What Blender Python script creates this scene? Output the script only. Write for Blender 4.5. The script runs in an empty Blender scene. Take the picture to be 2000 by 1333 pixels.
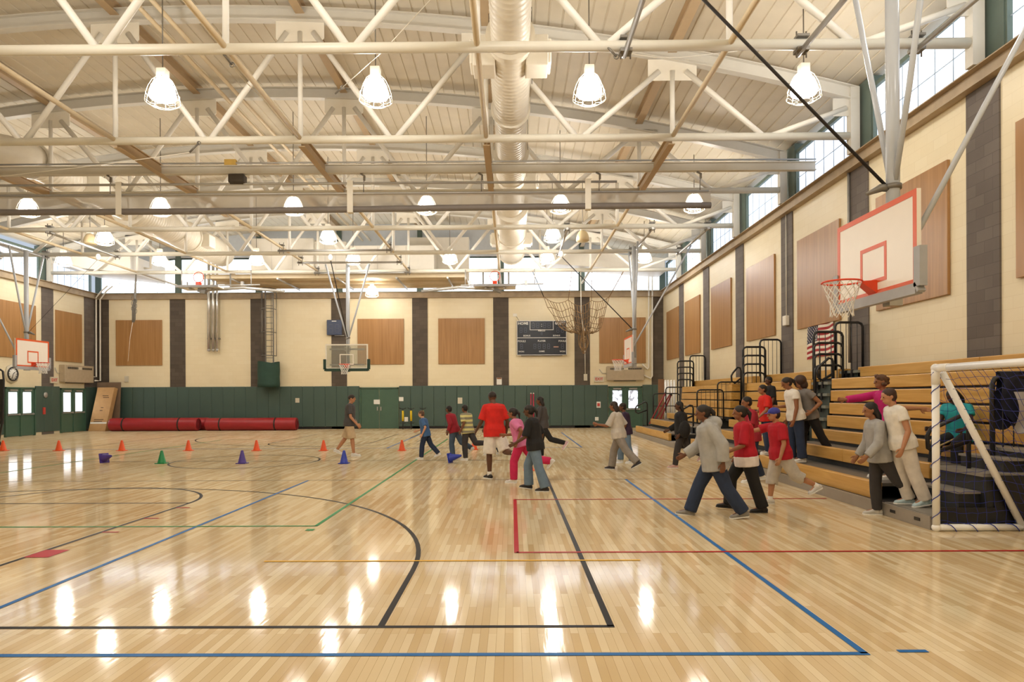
import bpy, bmesh, math, random
from mathutils import Vector, Matrix, Quaternion
random.seed(7)
SC = bpy.context.scene
COL = SC.collection
PI = math.pi
V = Vector

# ------------------------------------------------------------------ camera
FPX = 1333.0            # focal length in pixels of a 2000 px wide frame
ROLL, YAW = math.radians(0.27), math.radians(0.35)
EYE = V((0, 0, 1.65))
VPX, VPY = 1000.0, 775.0
ROT = Matrix.Rotation(YAW, 3, 'Z') @ Matrix.Rotation(ROLL, 3, 'Y') @ Matrix.Rotation(PI / 2, 3, 'X')
_d = ROT.transposed() @ V((0, 1, 0))
_u, _v = _d.x / -_d.z, _d.y / -_d.z
SHX = (1000 + FPX * _u - VPX) / 2000
SHY = (VPY - 666.5 + FPX * _v) / 2000
cam_d = bpy.data.cameras.new('camera')
cam_d.sensor_width = 36
cam_d.sensor_fit = 'HORIZONTAL'
cam_d.lens = 36 * FPX / 2000
cam_d.shift_x, cam_d.shift_y = SHX, SHY
cam_d.clip_start = 0.05
cam_d.clip_end = 200
cam = bpy.data.objects.new('camera', cam_d)
COL.objects.link(cam)
cam.location = EYE
cam.rotation_euler = (PI / 2, ROLL, YAW)
SC.camera = cam

def ray(px, py):
    u = (px - 1000 + SHX * 2000) / FPX
    v = (666.5 + SHY * 2000 - py) / FPX
    return ROT @ V((u, v, -1))
def W(px, py, Y):
    d = ray(px, py)
    return EYE + d * (Y / d.y)
def F(px, py, z=0.0):
    d = ray(px, py)
    return EYE + d * ((z - EYE.z) / d.z)
def WX(px, py, X):
    d = ray(px, py)
    return EYE + d * (X / d.x)

# ------------------------------------------------------------------ materials
def lin(c):
    if isinstance(c, str):
        c = [int(c[i:i + 2], 16) / 255 for i in (0, 2, 4)]
    return tuple((x / 12.92 if x <= 0.04045 else ((x + 0.055) / 1.055) ** 2.4) for x in c[:3]) + (1,)
MATS = {}
def mat(name, col, rough=0.5, metal=0.0, spec=0.5, var=0.06, scale=6.0, bump=0.0, emit=0.0, ecol=None, alpha=1.0, trans=0.0, backface=False):
    if name in MATS:
        return MATS[name]
    m = bpy.data.materials.new(name)
    m.use_nodes = True
    nt = m.node_tree
    b = nt.nodes['Principled BSDF']
    c = lin(col)
    b.inputs['Roughness'].default_value = rough
    b.inputs['Metallic'].default_value = metal
    b.inputs['Specular IOR Level'].default_value = spec
    if var > 0:
        tc = nt.nodes.new('ShaderNodeTexCoord')
        n = nt.nodes.new('ShaderNodeTexNoise')
        n.inputs['Scale'].default_value = scale
        n.inputs['Detail'].default_value = 4
        nt.links.new(tc.outputs['Object'], n.inputs['Vector'])
        r = nt.nodes.new('ShaderNodeValToRGB')
        r.color_ramp.elements[0].position = 0.3
        r.color_ramp.elements[1].position = 0.7
        r.color_ramp.elements[0].color = tuple(x * (1 - var) for x in c[:3]) + (1,)
        r.color_ramp.elements[1].color = tuple(min(1, x * (1 + var)) for x in c[:3]) + (1,)
        nt.links.new(n.outputs['Fac'], r.inputs['Fac'])
        nt.links.new(r.outputs['Color'], b.inputs['Base Color'])
        if bump:
            bp = nt.nodes.new('ShaderNodeBump')
            bp.inputs['Strength'].default_value = bump
            bp.inputs['Distance'].default_value = 0.01
            nt.links.new(n.outputs['Fac'], bp.inputs['Height'])
            nt.links.new(bp.outputs['Normal'], b.inputs['Normal'])
    else:
        b.inputs['Base Color'].default_value = c
    if emit:
        b.inputs['Emission Color'].default_value = lin(ecol or col)
        b.inputs['Emission Strength'].default_value = emit
    b.inputs['Alpha'].default_value = alpha
    b.inputs['Transmission Weight'].default_value = trans
    MATS[name] = m
    return m

def brick_mat(name, c1, c2, cm, axis, bw, bh, mortar=0.006, rough=0.6, bump=0.15, offset=0.5, spec=0.4, noise=0.1, coat=0.0):
    """block / plank pattern laid in metres. axis: which two object axes are (along, up)"""
    m = bpy.data.materials.new(name)
    m.use_nodes = True
    nt = m.node_tree
    b = nt.nodes['Principled BSDF']
    tc = nt.nodes.new('ShaderNodeTexCoord')
    sp = nt.nodes.new('ShaderNodeSeparateXYZ')
    cb = nt.nodes.new('ShaderNodeCombineXYZ')
    nt.links.new(tc.outputs['Object'], sp.inputs[0])
    nt.links.new(sp.outputs['XYZ'.index(axis[0])], cb.inputs[0])
    nt.links.new(sp.outputs['XYZ'.index(axis[1])], cb.inputs[1])
    br = nt.nodes.new('ShaderNodeTexBrick')
    br.inputs['Scale'].default_value = 1
    br.inputs['Brick Width'].default_value = bw
    br.inputs['Row Height'].default_value = bh
    br.inputs['Mortar Size'].default_value = mortar
    br.inputs['Mortar Smooth'].default_value = 0.3
    br.inputs['Color1'].default_value = lin(c1)
    br.inputs['Color2'].default_value = lin(c2)
    br.inputs['Mortar'].default_value = lin(cm)
    br.offset = offset
    nt.links.new(cb.outputs[0], br.inputs['Vector'])
    n = nt.nodes.new('ShaderNodeTexNoise')
    n.inputs['Scale'].default_value = 1.3
    n.inputs['Detail'].default_value = 5
    nt.links.new(tc.outputs['Object'], n.inputs['Vector'])
    mp = nt.nodes.new('ShaderNodeMapRange')
    mp.inputs['To Min'].default_value = 1 - noise
    mp.inputs['To Max'].default_value = 1 + noise
    nt.links.new(n.outputs['Fac'], mp.inputs['Value'])
    mx = nt.nodes.new('ShaderNodeMix')
    mx.data_type = 'RGBA'
    mx.blend_type = 'MULTIPLY'
    mx.inputs['Factor'].default_value = 1
    nt.links.new(br.outputs['Color'], mx.inputs['A'])
    nt.links.new(mp.outputs[0], mx.inputs['B'])
    nt.links.new(mx.outputs['Result'], b.inputs['Base Color'])
    b.inputs['Roughness'].default_value = rough
    b.inputs['Specular IOR Level'].default_value = spec
    b.inputs['Coat Weight'].default_value = coat
    b.inputs['Coat Roughness'].default_value = 0.06
    if bump:
        inv = nt.nodes.new('ShaderNodeMath')
        inv.operation = 'SUBTRACT'
        inv.inputs[0].default_value = 1
        nt.links.new(br.outputs['Fac'], inv.inputs[1])
        bp = nt.nodes.new('ShaderNodeBump')
        bp.inputs['Strength'].default_value = bump
        bp.inputs['Distance'].default_value = 0.01
        nt.links.new(inv.outputs[0], bp.inputs['Height'])
        nt.links.new(bp.outputs['Normal'], b.inputs['Normal'])
    MATS[name] = m
    return m

def wood_mat(name, c1, c2, along, rough=0.35, scale=1.0, band=0.0, stretch=(1.2, 22)):
    """wood grain stretched along one object axis ('X','Y','Z')"""
    m = bpy.data.materials.new(name)
    m.use_nodes = True
    nt = m.node_tree
    b = nt.nodes['Principled BSDF']
    tc = nt.nodes.new('ShaderNodeTexCoord')
    mp = nt.nodes.new('ShaderNodeMapping')
    s = [stretch[1] * scale] * 3
    s['XYZ'.index(along)] = stretch[0] * scale
    mp.inputs['Scale'].default_value = s
    nt.links.new(tc.outputs['Object'], mp.inputs['Vector'])
    n = nt.nodes.new('ShaderNodeTexNoise')
    n.inputs['Scale'].default_value = 1
    n.inputs['Detail'].default_value = 6
    n.inputs['Distortion'].default_value = 0.6
    nt.links.new(mp.outputs[0], n.inputs['Vector'])
    r = nt.nodes.new('ShaderNodeValToRGB')
    r.color_ramp.elements[0].position = 0.32
    r.color_ramp.elements[1].position = 0.68
    r.color_ramp.elements[0].color = lin(c1)
    r.color_ramp.elements[1].color = lin(c2)
    nt.links.new(n.outputs['Fac'], r.inputs['Fac'])
    nt.links.new(r.outputs['Color'], b.inputs['Base Color'])
    b.inputs['Roughness'].default_value = rough
    MATS[name] = m
    return m

# ------------------------------------------------------------------ mesh builder
class MB:
    def __init__(s):
        s.v, s.f, s.m, s.sm = [], [], [], []
    def add(s, vs, fs, mi=0, smooth=False):
        o = len(s.v)
        s.v.extend([tuple(p) for p in vs])
        for f in fs:
            s.f.append(tuple(i + o for i in f)); s.m.append(mi); s.sm.append(smooth)
        return s
    def box(s, x0, x1, y0, y1, z0, z1, mi=0, M=None):
        vs = [V((x, y, z)) for z in (z0, z1) for y in (y0, y1) for x in (x0, x1)]
        if M is not None:
            vs = [M @ p for p in vs]
        return s.add(vs, [(0, 2, 3, 1), (4, 5, 7, 6), (0, 1, 5, 4), (2, 6, 7, 3), (0, 4, 6, 2), (1, 3, 7, 5)], mi)
    def cbox(s, c, d, mi=0, R=None):
        M = Matrix.Translation(V(c)) @ (R.to_4x4() if R is not None else Matrix.Identity(4))
        return s.box(-d[0] / 2, d[0] / 2, -d[1] / 2, d[1] / 2, -d[2] / 2, d[2] / 2, mi, M)
    def bbox(s, x0, x1, y0, y1, z0, z1, b=0.01, mi=0):
        """box with chamfered edges"""
        bm = bmesh.new()
        bmesh.ops.create_cube(bm, size=1)
        for v in bm.verts:
            v.co = V(((x0 + x1) / 2 + v.co.x * (x1 - x0), (y0 + y1) / 2 + v.co.y * (y1 - y0), (z0 + z1) / 2 + v.co.z * (z1 - z0)))
        bmesh.ops.bevel(bm, geom=bm.edges[:], offset=b, segments=2, affect='EDGES', profile=0.5)
        bm.verts.index_update()
        s.add([v.co for v in bm.verts], [[v.index for v in f.verts] for f in bm.faces], mi)
        bm.free()
        return s
    def bar(s, p0, p1, w, h, up=(0, 0, 1), mi=0):
        """rectangular bar from p0 to p1; w sideways, h along up"""
        p0, p1 = V(p0), V(p1)
        d = (p1 - p0).normalized()
        side = d.cross(V(up))
        if side.length < 1e-4:
            side = d.cross(V((1, 0, 0)))
        side.normalize()
        u = side.cross(d).normalized()
        vs = []
        for p in (p0, p1):
            for a, b in ((-1, -1), (1, -1), (1, 1), (-1, 1)):
                vs.append(p + side * a * w / 2 + u * b * h / 2)
        return s.add(vs, [(0, 1, 2, 3), (7, 6, 5, 4), (0, 4, 5, 1), (1, 5, 6, 2), (2, 6, 7, 3), (3, 7, 4, 0)], mi)
    def tube(s, pts, r, n=8, mi=0, closed=False, caps=True, smooth=True):
        pts = [V(p) for p in pts]
        k = len(pts)
        rs = r if isinstance(r, (list, tuple)) else [r] * k
        tan = []
        for i in range(k):
            if closed:
                t = pts[(i + 1) % k] - pts[i - 1]
            else:
                t = pts[min(i + 1, k - 1)] - pts[max(i - 1, 0)]
            tan.append(t.normalized() if t.length > 1e-9 else V((0, 0, 1)))
        ref = V((0, 0, 1)) if abs(tan[0].z) < 0.9 else V((1, 0, 0))
        nrm = tan[0].cross(ref).normalized()
        vs, fs = [], []
        for i in range(k):
            nrm = nrm - tan[i] * nrm.dot(tan[i])
            if nrm.length < 1e-6:
                nrm = tan[i].orthogonal()
            nrm.normalize()
            bn = tan[i].cross(nrm)
            for j in range(n):
                a = 2 * PI * j / n
                vs.append(pts[i] + (nrm * math.cos(a) + bn * math.sin(a)) * rs[i])
        for i in range(k if closed else k - 1):
            for j in range(n):
                a, b = i * n + j, i * n + (j + 1) % n
                c, d = ((i + 1) % k) * n + (j + 1) % n, ((i + 1) % k) * n + j
                fs.append((a, b, c, d))
        s.add(vs, fs, mi, smooth)
        if caps and not closed:
            s.add(vs[:n], [tuple(reversed(range(n)))], mi)
            s.add(vs[-n:], [tuple(range(n))], mi)
        return s
    def lathe(s, c, prof, n=16, mi=0, axis='Z', smooth=True, M=None):
        """prof: list of (r, h) along axis"""
        vs, fs = [], []
        for r, h in prof:
            for j in range(n):
                a = 2 * PI * j / n
                p = (r * math.cos(a), r * math.sin(a), h)
                if axis == 'X':
                    p = (h, p[0], p[1])
                elif axis == 'Y':
                    p = (p[1], h, p[0])
                p = V(p)
                if M is not None:
                    p = M @ p
                vs.append(V(c) + p)
        for i in range(len(prof) - 1):
            for j in range(n):
                fs.append((i * n + j, i * n + (j + 1) % n, (i + 1) * n + (j + 1) % n, (i + 1) * n + j))
        s.add(vs, fs, mi, smooth)
        k = len(prof)
        if prof[0][0] > 1e-5:
            s.add(vs[:n], [tuple(reversed(range(n)))], mi)
        if prof[-1][0] > 1e-5:
            s.add(vs[-n:], [tuple(range(n))], mi)
        return s
    def ball(s, c, r, n=12, k=8, mi=0, M=None):
        r = V(r) if not isinstance(r, (int, float)) else V((r, r, r))
        vs, fs = [], []
        for i in range(k + 1):
            t = PI * i / k
            for j in range(n):
                a = 2 * PI * j / n
                p = V((math.sin(t) * math.cos(a) * r.x, math.sin(t) * math.sin(a) * r.y, -math.cos(t) * r.z))
                if M is not None:
                    p = M @ p
                vs.append(V(c) + p)
        for i in range(k):
            for j in range(n):
                fs.append((i * n + j, i * n + (j + 1) % n, (i + 1) * n + (j + 1) % n, (i + 1) * n + j))
        return s.add(vs, fs, mi, True)
    def sheet(s, pts, nx, ny, mi=0, smooth=True):
        """pts row-major grid of nx*ny points"""
        fs = [(j * nx + i, j * nx + i + 1, (j + 1) * nx + i + 1, (j + 1) * nx + i) for j in range(ny - 1) for i in range(nx - 1)]
        return s.add(pts, fs, mi, smooth)
    def poly(s, pts, mi=0):
        return s.add(pts, [tuple(range(len(pts)))], mi)
    def build(s, name, mats, parent=None, merge=False, fix=True):
        me = bpy.data.meshes.new(name)
        org = V((0, 0, 0))
        if parent is not None:
            p = parent
            while p is not None:
                org += p.location
                p = p.parent
        me.from_pydata([(x - org.x, y - org.y, z - org.z) for x, y, z in s.v], [], s.f)
        ms = mats if isinstance(mats, (list, tuple)) else [mats]
        for m in ms:
            me.materials.append(m)
        me.polygons.foreach_set('material_index', s.m)
        me.polygons.foreach_set('use_smooth', s.sm)
        if merge or fix:
            bm = bmesh.new()
            bm.from_mesh(me)
            bmesh.ops.remove_doubles(bm, verts=bm.verts, dist=1e-5)
            if fix:
                bmesh.ops.recalc_face_normals(bm, faces=bm.faces)
            bm.to_mesh(me)
            bm.free()
        me.update()
        o = bpy.data.objects.new(name, me)
        COL.objects.link(o)
        if parent is not None:
            o.parent = parent
        return o

def tag(o, label=None, cat=None, group=None, kind=None):
    if label: o['label'] = label
    if cat: o['category'] = cat
    if group: o['group'] = group
    if kind: o['kind'] = kind
    return o
def thing(name, loc, label, cat, group=None):
    o = bpy.data.objects.new(name, None)
    COL.objects.link(o)
    o.location = V(loc)
    o.empty_display_size = 0.2
    return tag(o, label, cat, group)
def dup(root, loc, label=None, rz=None, group=None):
    r = root.copy(); COL.objects.link(r); r.location = V(loc)
    if label: r['label'] = label
    if group: r['group'] = group
    if rz is not None: r.rotation_euler.z = rz
    for ch in list(root.children):
        c = ch.copy(); COL.objects.link(c); c.parent = r
        for g in list(ch.children):
            d = g.copy(); COL.objects.link(d); d.parent = c
    return r
def struct(name, mb, m, parent=None, **k):
    o = mb.build(name, m, parent, **k)
    if parent is None:
        o['kind'] = 'structure'
    return o
ORD = ['first', 'second', 'third', 'fourth', 'fifth', 'sixth', 'seventh', 'eighth', 'ninth', 'tenth', 'eleventh', 'twelfth']

def text(parent, name, s, size, c, xdir, m, ydir=(0, 0, 1), bold=0.0, align='CENTER', depth=0.002, sx=1.0):
    """lettering as a mesh; c centre in world, xdir reading direction"""
    cu = bpy.data.curves.new(name, 'FONT')
    cu.body = s
    cu.size = size
    cu.align_x = align
    cu.align_y = 'CENTER'
    cu.extrude = depth
    cu.offset = bold
    cu.resolution_u = 2
    ob = bpy.data.objects.new('tmp', cu)
    COL.objects.link(ob)
    dg = bpy.context.evaluated_depsgraph_get()
    me = bpy.data.meshes.new_from_object(ob.evaluated_get(dg))
    bpy.data.objects.remove(ob)
    x = V(xdir).normalized(); y = V(ydir).normalized(); z = x.cross(y)
    org = V((0, 0, 0)); p = parent
    while p is not None:
        org += p.location; p = p.parent
    for v in me.vertices:
        v.co = V(c) - org + x * v.co.x * sx + y * v.co.y + z * v.co.z
    me.materials.clear(); me.materials.append(m)
    o = bpy.data.objects.new(name, me)
    COL.objects.link(o)
    o.parent = parent
    return o

# ------------------------------------------------------------------ dimensions of the hall
XR, XL, CX, HALF = 7.9, -21.7, -6.9, 14.8
YB, YN = 35.6, -0.8
LEDGE = 7.12
TY = [11.45 + 4.06 * k for k in range(6)]
CHZ = 7.52
def arch(x):
    return 8.45 + 1.95 * (1 - ((x - CX) / HALF) ** 2)

M_cream = brick_mat('cream_block', 'ecdfc0', 'e9dbba', 'e1d2b0', 'YZ', 0.4, 0.2, 0.004, rough=0.45, bump=0.12, noise=0.03)
M_creamb = brick_mat('cream_block_back', 'f1e3c2', 'eedfbc', 'e9d9b5', 'XZ', 0.4, 0.2, 0.004, rough=0.35, bump=0.08, noise=0.03)
M_dark = brick_mat('dark_block', '6f665f', '645b55', '59524c', 'YZ', 0.4, 0.2, 0.006, rough=0.7, bump=0.25, noise=0.22)
M_darkb = brick_mat('dark_block_back', '5f5449', '51473e', '4a4138', 'XZ', 0.4, 0.2, 0.006, rough=0.7, bump=0.25, noise=0.25)
M_floor = None
M_white = mat('white_paint', 'f2ecdf', 0.4, var=0.02)
M_chord = mat('off_white_steel', 'e2ddcf', 0.4, var=0.02)
M_web = mat('web_steel', 'ebe7de', 0.4, var=0.02)
M_arch = mat('grey_white_steel', 'd8d4cb', 0.45, var=0.02)
M_deck = mat('roof_deck', 'd8cdb8', 0.55, var=0.04, scale=2)
M_purlin = mat('tan_steel', 'bfa684', 0.5, var=0.03)
M_tan = mat('light_tan_steel', 'd6c3a2', 0.45, var=0.03)
M_ledge = mat('ledge_beam', 'b09c80', 0.6, var=0.12, scale=3)
M_duct = mat('duct_cream', 'e8e0d0', 0.4, metal=0.0, var=0.03)
M_galv = mat('galvanised_grey', 'b6b4b0', 0.35, metal=0.5, var=0.05)
M_grey = mat('light_grey_paint', 'c3c8d0', 0.25, var=0.02)
M_steel = mat('dark_clamp_steel', '7d7870', 0.45, metal=0.5, var=0.1)
M_black = mat('black_metal', '1c1c20', 0.35, var=0.1)
M_mull = mat('green_grey_mullion', '5f6e66', 0.5, var=0.05)
M_sky = mat('translucent_window_panel', 'dfeaf5', 0.5, var=0.0, emit=0.95, ecol='d6e4fa')
M_skyb = mat('back_window_panel', 'eef3fa', 0.5, var=0.0, emit=2.2, ecol='e6effc')
M_doorsky = mat('daylit_door_glass', 'ffffff', 0.1, var=0.0, emit=3.0, ecol='f4f8ff')
M_pad = mat('green_vinyl_pad', '475c54', 0.42, var=0.06, scale=1.2)
M_seam = mat('pad_seam', '1f3029', 0.6, var=0)
M_door = mat('green_door_paint', '486656', 0.4, var=0.05)
M_panelw = wood_mat('wood_veneer_panel', '9c7142', 'b08453', 'Z', rough=0.35, scale=0.8, stretch=(0.5, 14))
M_wood = wood_mat('bleacher_pine', 'cd9a4c', 'e0b266', 'Y', rough=0.3, scale=1.0, stretch=(1.0, 16))
M_orange = mat('cone_orange', 'ee5a22', 0.4, var=0.05)
M_rim = mat('rim_orange', 'e2451f', 0.35, var=0.04)
M_board = mat('backboard_white', 'f1e8dd', 0.3, var=0.01)
M_bline = mat('backboard_orange', 'dd5a26', 0.35, var=0.02)
M_net = mat('white_net_cord', 'f2efe9', 0.7, var=0.05)
M_strap = mat('black_strap', '26211e', 0.7, var=0.1)
# ------------------------------------------------------------------ floor
def floor_material():
    m = brick_mat('maple_strip_floor', 'ebdab8', 'd0b488', 'ad9068', 'YX', 0.95, 0.057, 0.0012, rough=0.1, bump=0.0, offset=0.37, spec=0.38, noise=0.07)
    nt = m.node_tree
    b = nt.nodes['Principled BSDF']
    tc = nt.nodes.new('ShaderNodeTexCoord')
    # slight waviness of the varnish, stretched along the strips
    mp = nt.nodes.new('ShaderNodeMapping')
    mp.inputs['Scale'].default_value = (14, 1.6, 1)
    nt.links.new(tc.outputs['Object'], mp.inputs['Vector'])
    n = nt.nodes.new('ShaderNodeTexNoise')
    n.inputs['Scale'].default_value = 1.0
    n.inputs['Detail'].default_value = 3
    nt.links.new(mp.outputs[0], n.inputs['Vector'])
    bp = nt.nodes.new('ShaderNodeBump')
    bp.inputs['Strength'].default_value = 0.09
    bp.inputs['Distance'].default_value = 0.008
    # bump fades out past the near baseline to keep far reflections smooth
    sp = nt.nodes.new('ShaderNodeSeparateXYZ')
    nt.links.new(tc.outputs['Object'], sp.inputs[0])
    mr = nt.nodes.new('ShaderNodeMapRange')
    mr.inputs['From Min'].default_value = 4
    mr.inputs['From Max'].default_value = 13
    mr.inputs['To Min'].default_value = 1
    mr.inputs['To Max'].default_value = 0
    nt.links.new(sp.outputs['Y'], mr.inputs['Value'])
    mu = nt.nodes.new('ShaderNodeMath')
    mu.operation = 'MULTIPLY'
    nt.links.new(n.outputs['Fac'], mu.inputs[0])
    nt.links.new(mr.outputs[0], mu.inputs[1])
    nt.links.new(mu.outputs[0], bp.inputs['Height'])
    # matt wood under a clear varnish whose sheen is limited toward grazing view
    src = b.inputs['Base Color'].links[0].from_socket
    df = nt.nodes.new('ShaderNodeBsdfDiffuse')
    gl = nt.nodes.new('ShaderNodeBsdfGlossy')
    gl.inputs['Roughness'].default_value = 0.08
    nt.links.new(src, df.inputs['Color'])
    nt.links.new(bp.outputs['Normal'], gl.inputs['Normal'])
    fr = nt.nodes.new('ShaderNodeFresnel')
    fr.inputs['IOR'].default_value = 1.38
    mn = nt.nodes.new('ShaderNodeMath')
    mn.operation = 'MINIMUM'
    mn.inputs[1].default_value = 0.36
    nt.links.new(fr.outputs[0], mn.inputs[0])
    mxs = nt.nodes.new('ShaderNodeMixShader')
    nt.links.new(mn.outputs[0], mxs.inputs[0])
    nt.links.new(df.outputs[0], mxs.inputs[1])
    nt.links.new(gl.outputs[0], mxs.inputs[2])
    nt.links.new(mxs.outputs[0], nt.nodes['Material Output'].inputs['Surface'])
    return m
M_floor = floor_material()
fl = struct('floor', MB().box(XL, XR, YN, YB, -0.1, 0.0), M_floor)

def line(mb, x0, y0, x1, y1, w=0.05, z=0.002):
    d = V((x1 - x0, y1 - y0, 0)).normalized()
    s = V((-d.y, d.x, 0)) * w / 2
    a, b = V((x0, y0, z)), V((x1, y1, z))
    mb.poly([a - s, b - s, b + s, a + s])
def arcline(mb, cx, cy, r, a0, a1, w=0.05, z=0.002, n=64):
    ri, ro = r - w / 2, r + w / 2
    vs, fs = [], []
    for i in range(n + 1):
        a = a0 + (a1 - a0) * i / n
        vs += [(cx + ri * math.cos(a), cy + ri * math.sin(a), z), (cx + ro * math.cos(a), cy + ro * math.sin(a), z)]
    for i in range(n):
        fs.append((2 * i, 2 * i + 1, 2 * i + 3, 2 * i + 2))
    mb.add(vs, fs)
paint = lambda n, c: mat(n, c, 0.4, var=0.05, spec=0.05)
P_blk, P_blu, P_grn, P_red, P_yel = paint('black_line_paint', '1d1715'), paint('blue_line_paint', '2f6db0'), paint('green_line_paint', '2b8a4c'), paint('red_line_paint', 'b01420'), paint('yellow_line_paint', 'e8b21e')
BX0, BX1 = -14.52, 0.70
Y0, Y1 = 4.89, 30.5
YM = (Y0 + Y1) / 2
mb = MB()
line(mb, BX0, Y0, BX1 + .025, Y0); line(mb, BX1, Y0, BX1, Y1); line(mb, BX0, Y0, BX0, Y1); line(mb, BX0, Y1, BX1, Y1)
line(mb, BX0, YM, BX1, YM)
arcline(mb, CX, YM, 1.83, 0, 2 * PI)
for yb, sg in ((Y0, 1), (Y1, -1)):
    a = 0.0
    yc = yb + sg * 1.58
    for sx in (-1, 1):
        line(mb, CX + sx * 5.95, yb, CX + sx * 5.95, yc, z=0.0021)
        line(mb, CX + sx * 1.83, yb, CX + sx * 1.83, yb + sg * 5.8)
    arcline(mb, CX, yc, 5.95, 0, sg * PI)
    line(mb, CX - 1.83, yb + sg * 5.8, CX + 1.83, yb + sg * 5.8)
    arcline(mb, CX, yb + sg * 5.8, 1.83, 0, sg * PI)
for y in (13.55, 22.0):
    line(mb, -19.0, y, 3.6, y, w=0.035, z=0.0012)
for x, y in ((-1.9, 26.0), (-3.5, 25.0), (-4.1, 27.5)):
    line(mb, x, y, x - 0.05, y + 3.6, w=0.04, z=0.0014)
o = mb.build('black_court_line', P_blk, fl, fix=False); o['label'] = 'black basketball court lines with arcs and circles'
mb = MB()
for ya, yb in ((4.36, 13.5), (22.0, 31.2)):
    line(mb, -4.05, ya, -4.05, yb, z=0.003); line(mb, 2.24, ya, 2.24, yb, z=0.003); line(mb, -19.5, ya, 2.265, ya, z=0.003)
line(mb, 2.47, 4.4, 2.66, 4.4, w=0.045, z=0.003)
o = mb.build('blue_court_line', P_blu, fl, fix=False); o['label'] = 'blue painted court lines and short service tick'
mb = MB()
line(mb, -2.52, 8.73, -2.52, 26.7, z=0.0034); line(mb, -11.4, 8.73, -2.495, 8.73, z=0.0034); line(mb, -11.4, 8.73, -11.4, 26.7, z=0.0034); line(mb, -11.4, 26.7, -2.5, 26.7, z=0.0034)
line(mb, -2.52, 8.42, -2.52, 8.53, z=0.0034, w=0.1)
o = mb.build('green_court_line', P_grn, fl, fix=False); o['label'] = 'green volleyball court lines'
mb = MB()
line(mb, 0.04, 7.19, 0.04, 10.93, z=0.0038); line(mb, 0.04, 7.21, 7.6, 7.21, z=0.0038); line(mb, 0.04, 10.9, 5.0, 10.9, z=0.0038)
line(mb, CX + 1.95, 7.05, CX + 1.95, 7.4, w=0.26, z=0.0038)
line(mb, CX - 1.95, 7.05, CX - 1.95, 7.4, w=0.26, z=0.0038)
for y in (8.35, 9.3, 10.2):
    for sx in (-1, 1):
        line(mb, CX + sx * 1.95, y, CX + sx * 1.95, y + .05, w=0.2, z=0.0038)
o = mb.build('red_court_line', P_red, fl, fix=False); o['label'] = 'red crease lines and key blocks'
mb = MB()
line(mb, -2.5, 6.85, 1.28, 6.85, w=0.04, z=0.0042)
o = mb.build('yellow_court_line', P_yel, fl, fix=False); o['label'] = 'short yellow line across the near court'

# ------------------------------------------------------------------ walls
TN = [0]
def trim(mb, m):
    TN[0] += 1
    return struct('trim_%d' % TN[0], mb, m)
wr = struct('wall_right', MB().box(XR, XR + 0.3, YN, YB + 0.3, 0, LEDGE), M_cream)
wl = struct('wall_left', MB().box(XL - 0.3, XL, YN, YB + 0.3, 0, LEDGE), M_cream)
wb = struct('wall_back', MB().box(XL, XR, YB, YB + 0.3, 0, LEDGE), M_creamb)
wf = struct('wall_front', MB().box(XL, XR, YN - 0.3, YN, 0, 10.8), M_creamb)
for yt in [3.33, 7.39] + TY:
    for x0, x1, par in ((XR - 0.03, XR, wr), (XL, XL + 0.03, wl)):
        trim(MB().box(x0, x1, yt - 0.4, yt + 0.4, 0.0, LEDGE - .02), M_dark)
for k in range(-3, 4):
    xp = CX + 2.114 + 4.23 * k if k >= 0 else CX - 2.114 + 4.23 * (k + 1)
PX = [CX + s * (2.114 + 4.228 * k) for k in range(3) for s in (-1, 1)]
for xp in PX:
    trim(MB().box(xp - 0.4, xp + 0.4, YB - 0.03, YB, 0.0, LEDGE - .02), M_darkb)
trim(MB().box(XR - 0.62, XR - 0.01, YB - 0.03, YB, 0.0, LEDGE - .02), M_darkb)
trim(MB().box(XL + 0.01, XL + 0.62, YB - 0.03, YB, 0.0, LEDGE - .02), M_darkb)
trim(MB().box(XL, XL + 0.03, YB - 1.1, YB - 0.04, 0.0, LEDGE - .02), M_dark)
# steel ledge beam under the clerestory
def ledge(name, a, b, par):
    m = MB()
    m.bar(V(a) + V((0, 0, 0.14)), V(b) + V((0, 0, 0.14)), 0.02, 0.28)
    m.bar(V(a) + V((0, 0, 0.28)), V(b) + V((0, 0, 0.28)), 0.26, 0.02)
    m.bar(a, b, 0.26, 0.02)
    trim(m, M_ledge)
ledge('ledge_beam', (XR - 0.06, YN, LEDGE - 0.3), (XR - 0.06, YB, LEDGE - 0.3), wr)
ledge('ledge_beam', (XL + 0.06, YN, LEDGE - 0.3), (XL + 0.06, YB, LEDGE - 0.3), wl)
ledge('ledge_beam', (XL, YB - 0.06, LEDGE - 0.3), (XR, YB - 0.06, LEDGE - 0.3), wb)

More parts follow.
